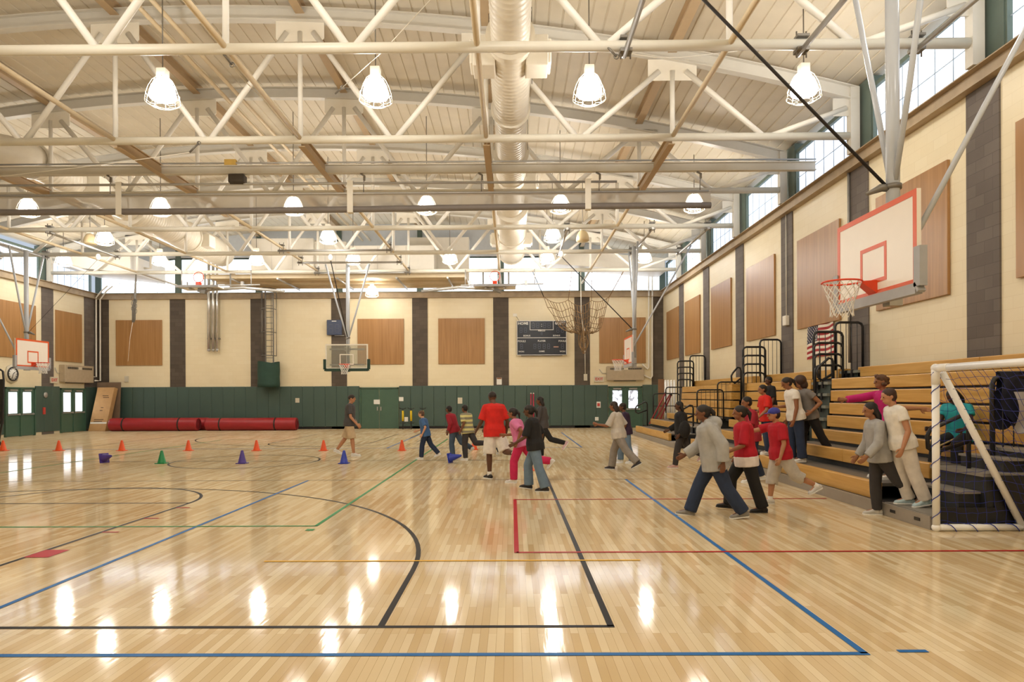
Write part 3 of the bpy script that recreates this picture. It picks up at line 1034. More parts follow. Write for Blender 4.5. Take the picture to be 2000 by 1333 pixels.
def view_mat():
    m = bpy.data.materials.new('door_view')
    m.use_nodes = True
    nt = m.node_tree; b = nt.nodes['Principled BSDF']
    tc = nt.nodes.new('ShaderNodeTexCoord'); n = nt.nodes.new('ShaderNodeTexNoise')
    n.inputs['Scale'].default_value = 5
    nt.links.new(tc.outputs['Object'], n.inputs['Vector'])
    r = nt.nodes.new('ShaderNodeValToRGB')
    e = r.color_ramp.elements
    e[0].position, e[0].color = .42, lin('4f5f78'); e[1].position, e[1].color = .52, lin('eaf2ff')
    nt.links.new(n.outputs['Fac'], r.inputs['Fac'])
    nt.links.new(r.outputs['Color'], b.inputs['Emission Color'])
    b.inputs['Emission Strength'].default_value = 1.3
    b.inputs['Roughness'].default_value = .1
    MATS['door_view'] = m
view_mat()
d = door_pair((D1a, YB, 0), (1, 0, 0), (0, -1, 0), D1b - D1a, 2.16, 0)
d = door_pair((D2a, YB, 0), (1, 0, 0), (0, -1, 0), D2b - D2a, 2.16, 2)
for ya, yb in LD:
    door_pair((XL, ya, 0), (0, 1, 0), (1, 0, 0), yb - ya, 2.16, 1)
def wallbox(px0, px1, py0, py1, d, name, m, lab, cat, Y=YB, group=None, b=.008):
    a, c = W(px0, py1, Y), W(px1, py0, Y)
    o = MB().bbox(a.x, c.x, Y - d, Y - .001, a.z, c.z, b).build(name, m)
    return tag(o, lab, cat, group)
Y2 = YB - .05
M_paper = mat('white_paper', 'f3f1ea', .6, var=.02)
M_outlet = mat('pale_plate', 'd8cfba', .5, var=.03)
M_red = mat('sign_red', 'c8483f', .5, var=.03)
wallbox(730, 742, 781, 790, .006, 'door_notice', M_paper, 'white paper notice taped to the green double door', 'notice', YB - .05)
wallbox(779, 788, 776, 784, .02, 'wall_sign', M_paper, 'small white sign beside the green double door', 'sign', Y2)
wallbox(894, 903, 777, 789, .02, 'outlet_plate', M_outlet, 'small outlet plate on the green pads behind the man in red', 'outlet', Y2)
wallbox(577, 585, 778, 787, .02, 'outlet_plate', M_outlet, 'small outlet plate on the green pads above the right end of the red mats', 'outlet', Y2)
wallbox(790, 797, 815, 824, .02, 'outlet_plate', M_paper, 'small outlet plate low between the yellow pogo sticks', 'outlet', Y2)
wallbox(1162, 1169, 815, 822, .02, 'outlet_plate', M_paper, 'small outlet plate low beside the doors at the right', 'outlet', Y2)
t = wallbox(970, 980, 738, 752, .02, 'posted_notice', M_paper, 'posted notice with brown header on the dark pilaster below the folded hoop', 'notice', YB - .03)
a, c = W(970.5, 741, YB), W(979.5, 738.2, YB)
MB().box(a.x, c.x, YB - .058, YB - .05, a.z, c.z).build('header_strip', mat('brown_strip', '9a6a45', .6), t)
t = wallbox(1165, 1173, 785, 797, .05, 'alarm_station', M_paper, 'fire alarm pull station on the pads beside the right doors', 'fire alarm', Y2)
a, c = W(1166.5, 794, Y2 - .05), W(1171.5, 788, Y2 - .05)
MB().box(a.x, c.x, Y2 - .075, Y2 - .05, a.z, c.z).build('pull_handle', M_red, t)
t = wallbox(244, 252, 735, 747, .05, 'wall_phone_box', M_outlet, 'small beige box on the cream wall below the left wood panel', 'wall box')
t = wallbox(1140, 1147, 731, 744, .06, 'winch_box', M_outlet, 'pale pulley box on the pilaster below the climbing net', 'wall box', YB - .03)
MB().tube([W(1143, 731, YB - .08), W(1142, 640, YB - .3)], .02, 6).build('pull_cord', M_white, t)
t = wallbox(1002, 1010, 613, 619, .04, 'junction_box', M_white, 'small white junction box above the scoreboard corner', 'wall box')
MB().tube([W(1008, 618, YB - .03), W(1015, 628, YB - .1)], .01, 5).build('cable', M_steel, t)
# exit signs
def exit_sign(c, A, O, lab, w=.5, h=.3):
    c, A, O = V(c), V(A), V(O)
    t = thing('exit_sign', c, lab, 'exit sign', 'exit signs')
    R = Matrix((A, O, V((0, 0, 1)))).transposed()
    m = MB(); m.cbox(c, (w, .07, h), R=R); m.build('housing', M_outlet, t)
    text(t, 'lettering', 'EXIT', .2, c + O * .04, A, mat('exit_red_letters', 'c9392f', .4, var=0), bold=.004)
    return t
p = W(1170, 741, YB - .05); exit_sign(p, (1, 0, 0), (0, -1, 0), 'red lettered exit sign on the back wall beside the heater')
p = WX(105, 743, XL + .05); exit_sign(p, (0, 1, 0), (1, 0, 0), 'red lettered exit sign on the left wall below the heater')
# unit heaters
def heater(c, A, O, w, h, lab, pipes):
    c, A, O = V(c), V(A), V(O)
    t = thing('unit_heater', c, lab, 'heater', 'wall unit heaters')
    R = Matrix((A, O, V((0, 0, 1)))).transposed()
    M = Matrix.Translation(c) @ R.to_4x4()
    b = MB(); b.bbox(-w / 2, w / 2, 0, .3, -h / 2, h / 2, .03)
    b.v = [tuple(M @ V(p)) for p in b.v]
    b.build('casing', mat('heater_beige', 'b9a88e', .45), t)
    for s in (-1, 1):
        g = MB()
        for i in range(12):
            x = s * w * .24 - w * .17 + i * w * .34 / 11
            g.box(x, x + .035, .3, .312, h * .26, h * .38)
        g.v = [tuple(M @ V(p)) for p in g.v]
        g.build('grille', M_black, t)
    g = MB(); g.box(-.16, .16, .3, .31, h * .24, h * .4); g.v = [tuple(M @ V(p)) for p in g.v]
    g.build('control_plate', M_outlet, t)
    g = MB(); g.box(-w * .3, w * .3, 0.001, .06, -h / 2 - .04, -h / 2 + .02); g.v = [tuple(M @ V(p)) for p in g.v]
    g.build('mounting_bracket', M_steel, t)
    for pl_ in pipes:
        MB().tube(pl_, .04, 8).build('pipe', M_white, t)
    MB().tube([M @ V((-w / 2, .05, .0)), M @ V((-w / 2 - .2, .05, .0)), M @ V((-w / 2 - .36, .05, h * .3))], .015, 6).build('conduit', M_galv, t)
    return t
a, b = W(1184, 744, YB), W(1256, 716, YB)
cx_, cz_ = (a.x + b.x) / 2, (a.z + b.z) / 2
yy = YB - .12
heater((cx_, YB, cz_), (1, 0, 0), (0, -1, 0), b.x - a.x, b.z - a.z, 'beige wall heater on the back wall above the double doors with windows',
       [[V((b.x - .05, yy, W(0, 722, yy).z + .1)), W(1265, 722, yy), W(1267, 718, yy), W(1267, 535, yy)], [V((b.x - .05, yy, W(0, 742, yy).z + .1)), W(1271, 740, yy), W(1274, 735, yy), W(1274, 535, yy)]])
p = WX(143, 731, XL)
h1 = WX(115, 731, XL); h2 = WX(172, 733, XL)
hw = min(h2.y, YB - .55) - h1.y
heater((XL, (h1.y + min(h2.y, YB - .55)) / 2, p.z + .0), (0, 1, 0), (1, 0, 0), hw, .85, 'beige wall heater on the left wall beside the corner pipes',
       [[(XL + .12, YB - .6, p.z - .1), (XL + .12, YB - .3, p.z - .1), (XL + .12, YB - .28, 6.9), (XL + .45, YB - .32, 7.25), (XL + .75, YB - .32, 7.5)],
        [(XL + .24, YB - .6, p.z - .3), (XL + .26, YB - .18, p.z - .3), (XL + .26, YB - .16, 6.8), (XL + .62, YB - .2, 7.25), (XL + .95, YB - .2, 7.5)]])
# clock on left wall
p = WX(22, 731, XL)
t = thing('wall_clock', p, 'round wall clock in an octagonal guard on the left wall', 'clock')
m = MB(); m.lathe((p.x + .0, p.y, p.z), [(.42, 0), (.42, .05), (.001, .06)], 8, axis='X'); m.build('backplate', M_outlet, t)
m = MB(); m.tube([(p.x + .075, p.y + .285 * math.sin(q), p.z + .285 * math.cos(q)) for q in [2 * PI * i / 28 for i in range(28)]], .03, 6, closed=True); m.build('rim', M_black, t)
m = MB(); m.lathe((p.x + .065, p.y, p.z), [(.27, 0), (.27, .01), (.001, .012)], 24, axis='X'); m.build('clock_face', M_paper, t)
m = MB()
for k in range(12):
    a = PI * k / 6
    m.bar((p.x + .08, p.y + .2 * math.sin(a), p.z + .2 * math.cos(a)), (p.x + .08, p.y + .25 * math.sin(a), p.z + .25 * math.cos(a)), .02, .01, up=(1, 0, 0))
m.build('hour_mark', M_black, t)
for ln, a, nm in ((.2, 3.4, 'minute_hand'), (.13, .9, 'hour_hand')):
    MB().bar((p.x + .085, p.y, p.z), (p.x + .085, p.y + ln * math.sin(a), p.z + ln * math.cos(a)), .025, .008, up=(1, 0, 0)).build(nm, M_black, t)
# small devices on the left pads
for px, py, nm, mm, lab in ((88, 772, 'bell_plate', M_galv, 'round grey bell plate on the left wall pad between the doors'), (85, 803, 'pull_station', M_red, 'small red pull station on the left wall pad between the doors')):
    p = WX(px, py, XL + .05)
    m = MB()
    if nm == 'bell_plate':
        m.lathe((p.x, p.y, p.z), [(.13, 0), (.13, .05), (.08, .07), (.001, .08)], 16, axis='X')
    else:
        m.bbox(p.x, p.x + .06, p.y - .07, p.y + .07, p.z - .16, p.z + .16, .01)
    tag(m.build(nm, mm), lab, 'wall device')
# three silver pipes
for i, px in enumerate((408, 416.5, 424)):
    y = YB - .25
    a, b = W(px, 684, y), W(px, 500, y)
    t = thing('silver_pipe', a, 'tall silver vertical pipe on the back wall, %s of three from the left' % ORD[i], 'pipe', 'three silver pipes')
    m = MB(); m.tube([b, a], .075 if i != 2 else .06, 12); m.build('shaft', mat('bright_galvanised', 'cfccc6', .25, metal=.7, var=.08, scale=2), t)
    m = MB(); m.ball(a, .085, 12, 8); m.build('end_cap', M_galv, t)
    m = MB()
    for z in (a.z + .6, b.z - 1.2):
        m.box(a.x - .09, a.x + .09, y, YB, z - .03, z + .03)
    m.build('mounting_bracket', M_steel, t)
# roof ladder with cage and green canvas cover
t = thing('caged_ladder', W(527, 757, YB - .5), 'caged steel roof ladder on the back wall with a green canvas guard at its foot', 'ladder')
y = YB - .3
xa, xb = W(519, 700, y).x, W(534, 700, y).x
z0, z1 = W(527, 752, y).z, 7.22
for x in (xa, xb):
    MB().bar((x, y, z0), (x, y, z1), .06, .03, up=(0, 1, 0)).build('side_rail', M_steel, t)
z = z0 + .2
m = MB()
while z < z1:
    m.tube([(xa, y, z), (xb, y, z)], .014, 5); z += .3
m.build('rung', M_steel, t)
m = MB()
xm = (xa + xb) / 2
zs = [W(0, py, YB - .9).z for py in (697, 651, 605, 565)]
cage = [(xm + .36 * math.cos(a), y - .0 - .62 * math.sin(a)) for a in [PI * i / 12 for i in range(13)]]
for zz in zs:
    m.tube([(q[0], q[1], zz) for q in cage], .022, 5)
for i in (0, 3, 6, 9, 12):
    m.tube([(cage[i][0], cage[i][1], zs[0]), (cage[i][0], cage[i][1], z1)], .018, 5)
m.build('safety_cage', M_steel, t)
m = MB()
a, b = W(503, 757, YB - .5), W(546, 708, YB - .5)
cxg, rg = (a.x + b.x) / 2, (b.x - a.x) / 2
vs = []; nn = 18
for j in range(8):
    zz = a.z + (b.z - a.z) * j / 7
    rr = rg * (.98 + .015 * math.sin(j * 1.7))
    for i in range(nn):
        q = 2 * PI * i / nn
        vs.append((cxg + rr * math.cos(q), YB - .48 + .45 * math.sin(q) * (1 + .03 * math.sin(3 * q + j)), zz + (.05 * math.sin(q * 2) if j == 7 else 0)))
m.add(vs, [(j * nn + i, j * nn + (i + 1) % nn, (j + 1) * nn + (i + 1) % nn, (j + 1) * nn + i) for j in range(7) for i in range(nn)], 0, True)
m.add(vs[:nn], [tuple(range(nn))])
m.build('canvas_guard', mat('green_canvas', '29463b', .75, var=.1, bump=.3), t)

# shot clock
a, b = W(638, 655, YB - .2), W(667, 625, YB - .2)
t = thing('shot_clock', ((a.x + b.x) / 2, YB - .1, (a.z + b.z) / 2), 'small dark blue square game clock on the back wall beside the glass backboard', 'game clock')
M_navy = mat('scoreboard_navy', '1d222e', .3, var=.1)
M_unlit = mat('unlit_digit', '53596b', .4, var=.05)
M_letw = mat('white_letters', 'f4f2ee', .4, var=0)
MB().bbox(a.x, b.x, YB - .2, YB - .03, a.z, b.z, .03).build('casing', mat('clock_blue', '414b66', .35), t)
def seven(m, cx, cz, w, h, y, th):
    for x0, z0, x1, z1 in ((-1, 1, 1, 1), (-1, 0, 1, 0), (-1, -1, 1, -1), (-1, 0, -1, 1), (1, 0, 1, 1), (-1, -1, -1, 0), (1, -1, 1, 0)):
        p0, p1 = V((cx + x0 * w / 2, y, cz + z0 * h / 2)), V((cx + x1 * w / 2, y, cz + z1 * h / 2))
        dd = (p1 - p0); p0 += dd * .12; p1 -= dd * .12
        m.bar(p0, p1, .006, th)
def seven2(m, cx, cz, w, h, y, th):
    for x0, z0, x1, z1 in ((-1, 1, 1, 1), (-1, 0, 1, 0), (-1, -1, 1, -1), (-1, 0, -1, 1), (1, 0, 1, 1), (-1, -1, -1, 0), (1, -1, 1, 0)):
        xa, xb = cx + x0 * w / 2, cx + x1 * w / 2
        za, zb = cz + z0 * h / 2, cz + z1 * h / 2
        m.box(min(xa, xb) - th / 2 * (xa == xb), max(xa, xb) + th / 2 * (xa == xb), y - .004, y + .004, min(za, zb) - th / 2 * (za == zb) + (.15 * abs(zb - za)), max(za, zb) + th / 2 * (za == zb) - (.15 * abs(zb - za)))
cx_, cz_ = (a.x + b.x) / 2, (a.z + b.z) / 2
for s in (-1, 1):
    m = MB(); seven2(m, cx_ + s * .16, cz_ - .05, .2, .4, YB - .205, .035); m.build('digit', M_unlit, t)
MB().box(cx_ - .12, cx_ + .12, YB - .208, YB - .2, b.z - .09, b.z - .05).build('maker_plate', M_letw, t)
MB().bar((cx_, YB - .1, a.z - .02), (cx_ + .5, YB - .1, a.z - .02), .03, .03).build('mount_arm', M_galv, t)

# scoreboard
ysb = YB - .2
a, b = W(1010, 694, ysb), W(1106, 627, ysb)
t = thing('scoreboard', ((a.x + b.x) / 2, YB - .1, a.z), 'dark electronic scoreboard with HOME and GUEST lettering on the back wall', 'scoreboard')
MB().bbox(a.x, b.x, ysb, YB - .02, a.z, b.z, .015).build('casing', M_navy, t)
MB().box(a.x + .2, b.x - .2, YB - .03, YB - .001, a.z - .05, a.z + .05).build('mounting_bracket', M_steel, t)
sw, sh = b.x - a.x, b.z - a.z
def SP(fx, fz, dy=.006):
    return V((a.x + sw * fx, ysb - dy, b.z - sh * fz))
def strip(m, f0, f1, th=.025):
    p, q = SP(*f0), SP(*f1)
    m.box(min(p.x, q.x) - th / 2, max(p.x, q.x) + th / 2, ysb - .01, ysb, min(p.z, q.z) - th / 2, max(p.z, q.z) + th / 2)
m = MB()
for f0, f1 in (((0, 0), (1, 0)), ((0, 1), (1, 1)), ((0, 0), (0, 1)), ((1, 0), (1, 1)), ((0, .495), (1, .495)), ((.265, 0), (.265, .26)), ((.735, 0), (.735, .26)), ((.265, .26), (.735, .26))):
    strip(m, f0, f1)
m.build('white_border', M_letw, t)
for s, fx, fz, sz, bo in (('HOME', .125, .075, .19, .004), ('GUEST', .872, .075, .175, .004), ('PERIOD', .5, .29, .11, .001), ('BONUS', .2, .435, .11, .001), ('BONUS', .8, .435, .11, .001),
                      ('FOULS', .095, .595, .14, .0015), ('FOULS', .915, .595, .13, .0015), ('PLAYER', .5, .59, .12, .0015), ('GAME', .5, .895, .11, .001), ('WON', .085, .9, .11, .001), ('WON', .92, .9, .11, .001)):
    text(t, 'lettering', s, sz, SP(fx, fz), (1, 0, 0), M_letw, bold=bo)
def digit(fx, fz, w, h, th):
    m = MB(); c = SP(fx, fz); seven2(m, c.x, c.z, w, h, c.y, th); m.build('digit', M_unlit, t)
for fx in (.33, .42, .56, .65):
    digit(fx, .13, .13, .24, .022)
for bx_, bz in ((.08, .27), (.17, .27), (.83, .27), (.92, .27), (.09, .745), (.92, .745), (.36, .745), (.45, .745), (.55, .745), (.64, .745)):
    digit(bx_, bz, .12, .24, .022)
digit(.5, .37, .07, .13, .014)
m = MB()
for fx, fz in ((.5, .1), (.5, .16), (.33, .06)):
    c = SP(fx, fz); m.box(c.x - .015, c.x + .015, c.y - .004, c.y, c.z - .015, c.z + .015)
m.build('colon_dot', M_letw, t)
c = SP(.79, .765)
MB().box(c.x - .13, c.x + .13, c.y - .004, c.y, c.z - .025, c.z + .025).build('indicator_strip', mat('pinkish_strip', 'c99a86', .5), t)

# ------------------------------------------------------------------ climbing net gathered under the back truss
M_rope = mat('manila_rope', '8c6f4b', .8, var=.15, scale=30)
YNET = 32.6
t = thing('climbing_net', W(1140, 600, YNET), 'brown rope climbing net bunched up and hanging from the rear truss', 'climbing net')
tie = [(1062, 588), (1109, 587), (1135, 600), (1155, 587), (1190, 581)]
top = []
def catenary(p0, p1, sag, k=8):
    return [p0 + (p1 - p0) * (i / k) + V((0, 0, -sag * 4 * (i / k) * (1 - i / k))) for i in range(k + 1)]
nodes = [W(1062, 580, YNET), W(1110, 586, YNET), W(1155, 587, YNET), W(1190, 580, YNET)]
topline = catenary(nodes[0], nodes[1], .22) + catenary(nodes[1], nodes[2], .28)[1:] + catenary(nodes[2], nodes[3], .14)[1:]
knot = W(1140, 655, YNET)
NR = 9
grid = []
random.seed(3)
for j in range(NR):
    f = j / (NR - 1)
    row = []
    for i, p in enumerate(topline):
        u = i / (len(topline) - 1)
        lo = knot + V(((u - .5) * .9, 0, .35 * abs(u - .5)))
        q = p.lerp(lo, f ** .9)
        q = q + V((0, .12 * math.sin(i * 1.3 + j), -.55 * math.sin(PI * f) * (.5 + abs(u - .45)) ))
        q += V((random.uniform(-.04, .04), random.uniform(-.1, .1), random.uniform(-.04, .04)))
        row.append(q if j else p)
    grid.append(row)
m = MB()
for row in grid:
    m.tube(row, .016, 5)
for i in range(0, len(topline), 1):
    m.tube([grid[j][i] for j in range(NR)], .016, 5)
m.build('rope_mesh', M_rope, t)
m = MB()
for k in range(14):
    a0 = random.uniform(0, 2 * PI); rr = random.uniform(.12, .4); zc = random.uniform(-.5, .25)
    m.tube([knot + V((rr * math.cos(a0) * math.cos(q) * .9, rr * math.sin(a0) * math.cos(q), zc + rr * 1.4 * math.sin(q))) for q in [2 * PI * i / 16 for i in range(16)]], .016, 5, closed=True)
m.build('gathered_rope', M_rope, t)
for px, py, i in ((1040, 530, 0), (1117, 530, 1), (1156, 530, 2), (1218, 530, 3)):
    MB().tube([W(px, py, TY[5]), nodes[i]], .02 if i in (0, 3) else .014, 5).build('hanging_rope', M_strap if i == 0 else M_rope, t)
MB().tube([W(1134, 525, TY[5]), W(1135, 610, YNET), knot], .018, 5).build('hoist_cord', M_white, t)

# gathered hanging straps at the left
t = thing('hanging_rings', W(262, 600, 32.2), 'bundle of dark hanging climbing ropes gathered high in front of the left wood panel', 'climbing rope')
m = MB()
for k in range(4):
    m.tube([W(266, 530, TY[5]), W(262 + k, 585, 32.2), W(259 + k * 1.6, 600 + 8 * k, 32.2), W(259 + k * .8, 630, 32.2)], .03, 5)
for k in range(6):
    c = W(260 + (k % 2) * 4, 583 + k * 5, 32.15)
    m.tube([c + V((.08 * math.cos(q), 0, .12 * math.sin(q))) for q in [2 * PI * i / 12 for i in range(12)]], .014, 4, closed=True)
m.build('gathered_rope', M_steel, t)
MB().tube([W(260, 625, 32.2), W(254, 660, 32.2), W(250, 706, 32.2)], .01, 4).build('pull_cord', M_white, t)

# ------------------------------------------------------------------ rolled mats
M_mat = mat('red_vinyl_mat', '9c2229', .38, var=.08, scale=3)
M_matd = mat('mat_end_foam', '6e1a20', .6, var=.1)
def rolled(px0, px1, y, r, straps, lab):
    xa, xb = W(px0, 825, y).x, W(px1, 825, y).x
    t = thing('rolled_mat', ((xa + xb) / 2, y, 0), lab, 'rolled mat', 'red rolled gym mats')
    m = MB()
    n = 60
    # spiral section extruded
    def sec(i):
        a = i / n * 2 * PI * 3.2
        rr = r * (0.25 + .75 * (i / n))
        return rr * math.cos(a - 1.2), rr * math.sin(a - 1.2)
    m.lathe((xa, y, r), [(r * .9, 0), (r * .98, .03), (r, .08), (r * .995, (xb - xa) * .5), (r, xb - xa - .08), (r * .98, xb - xa - .03), (r * .9, xb - xa)], 28, axis='X')
    m.build('mat_roll', M_mat, t)
    g = MB()
    g.tube([(xb + .006, y + sec(i)[0] * .9, r + sec(i)[1] * .9) for i in range(n + 1)], .012, 5)
    g.build('spiral_edge', M_matd, t)
    for px in straps:
        x = W(px, 825, y).x
        g = MB(); g.lathe((x - .035, y, r), [(r + .004, 0), (r + .01, .005), (r + .01, .065), (r + .004, .07)], 28, axis='X'); g.build('strap', M_strap, t)
    return t
rolled(217, 388, 34.2, .33, (244, 352), 'long red rolled gym mat at the left end by the cardboard box')
rolled(330, 408, 34.95, .32, (), 'red rolled mat lying behind the gap between the two longer rolls')
rolled(404, 580, 34.3, .32, (432, 539), 'long red rolled gym mat at the right end, nearer the glass backboard')
# cardboard carton and board leaning in the corner
def leaning(px0, px1, py0, py1, y0, lean, th, name, m_, lab, cat, skew=0):
    a, b = W(px0, py1, y0), W(px1, py0, y0)
    w, h = b.x - a.x, b.z
    t = thing(name, ((a.x + b.x) / 2, y0, 0), lab, cat)
    M = Matrix.Translation(V((a.x, y0, 0))) @ Matrix.Rotation(-lean, 4, 'X') @ Matrix.Shear('XY', 4, (0, 0)) 
    K = MB(); K.bbox(0, w, 0, th, 0, h / math.cos(lean), .01)
    K.v = [tuple(M @ V((p[0] + p[2] / h * skew, p[1], p[2]))) for p in K.v]
    K.build('board' if th < .1 else 'carton', m_, t)
    return t, M, w, h
M_card = mat('cardboard', 'c39a68', .7, var=.06)
t, M, w, h = leaning(172, 205, 757, 838, 34.3, .2, .32, 'cardboard_box', M_card, 'tall printed cardboard carton leaning in the back left corner', 'carton', .22)
k = MB()
for zz, x0, x1 in ((1.9, .4, .75), (1.8, .45, .8), (1.25, .45, .6), (1.1, .42, .58), (.6, .2, .75), (.5, .2, .7)):
    k.box(x0 * w, x1 * w, -.006, 0, zz * .95, zz * .95 + .04)
k.v = [tuple(M @ V((p[0] + p[2] / h * .22, p[1], p[2]))) for p in k.v]
k.build('printing', mat('print_brown', '6b5138', .7), t)
k = MB(); k.box(.02, w - .02, -.008, 0, .38, .46); k.v = [tuple(M @ V((p[0] + p[2] / h * .22, p[1], p[2]))) for p in k.v]
k.build('packing_tape', M_paper, t)
leaning(186, 232, 747, 836, 35.0, .07, .05, 'leaning_board', mat('brown_hardboard', '7a6552', .5), 'flat brown board leaning on the back wall behind the carton', 'board')
# ------------------------------------------------------------------ yellow pogo sticks
M_yel = mat('yellow_plastic', 'e8c517', .4)
pg0 = None
for i, px in enumerate((787, 803, 826)):
    y = 34.9
    p = W(px, 836, y); p.z = 0
    lab = ['yellow pogo stick by the double door, nearest the door', 'yellow pogo stick standing second from the double door', 'yellow pogo stick partly hidden behind the boy in blue'][i]
    if i == 0:
        t = thing('pogo_stick', p, lab, 'pogo stick', 'yellow pogo sticks')
        x = p.x
        MB().tube([(x, y, .42), (x, y, .95)], .055, 8).build('body', M_yel, t)
        MB().tube([(x, y, 0), (x, y, .45)], .025, 8).build('spring_leg', M_black, t)
        MB().tube([(x, y, .93), (x, y, 1.06)], .02, 6).build('neck', M_black, t)
        MB().tube([(x - .17, y, 1.1), (x - .08, y, 1.04), (x + .08, y, 1.04), (x + .17, y, 1.1)], .022, 6).build('handlebar', M_black, t)
        m = MB()
        for s in (-1, 1):
            m.bbox(x + s * .03 - (.13 if s < 0 else 0), x + s * .03 + (.13 if s > 0 else 0), y - .05, y + .05, .3, .34, .01)
        m.build('foot_rest', M_black, t)
        pg0 = t
    else:
        dup(pg0, p, lab)

# ------------------------------------------------------------------ cones
cprotos = {}
def cone(px, py, m_, lab, fallen=None, h=.33):
    p = F(px, py)
    key = (m_.name,)
    if key not in cprotos:
        t = thing('traffic_cone', p, lab, 'cone', 'training cones')
        MB().lathe(p, [(.108, .018), (.1, .03), (.03, h - .01), (.024, h), (.014, h), (.014, h - .03), (.001, h - .03)], 16).build('cone_body', m_, t)
        MB().bbox(p.x - .125, p.x + .125, p.y - .125, p.y + .125, p.z, p.z + .02, .008).build('cone_base', m_, t)
        cprotos[key] = t
    else:
        t = dup(cprotos[key], p, lab)
    if fallen is not None:
        t.rotation_euler = (math.radians(78), 0, math.radians(fallen))
        t.location = p + V((0, 0, .125))
    return t
pls = ['orange cone at the picture left edge', 'orange cone second from the left in the far row', 'orange cone in front of the red mats, third in the far row', 'orange cone fourth from the left in the far row',
       'orange cone fifth from the left in the far row', 'orange cone in the far row just left of the man in khaki shorts', 'orange cone in the far row just left of the boy in blue', 'orange cone behind the child in the striped shirt']
for px, lab in zip((6, 115, 238, 368, 501, 632, 785, 926), pls):
    cone(px, 881 if px != 926 else 879, M_orange, lab)
cone(1033, 919, M_orange, 'orange cone half hidden behind the girl in pink')
M_cg, M_cp, M_cb = mat('cone_green', '12884a', .4), mat('cone_purple', '4b3590', .4), mat('cone_blue', '2b3fb0', .4)
cone(316, 906, M_cg, 'single green cone standing in the near row')
cone(473, 906, M_cp, 'purple cone standing upright in the near row')
cone(672, 906, M_cb, 'blue cone standing upright in the near row')
cone(203, 905, M_cp, 'purple cone lying knocked over on the floor', fallen=60)
cone(878, 905, M_cb, 'blue cone lying knocked over by the running children', fallen=70)
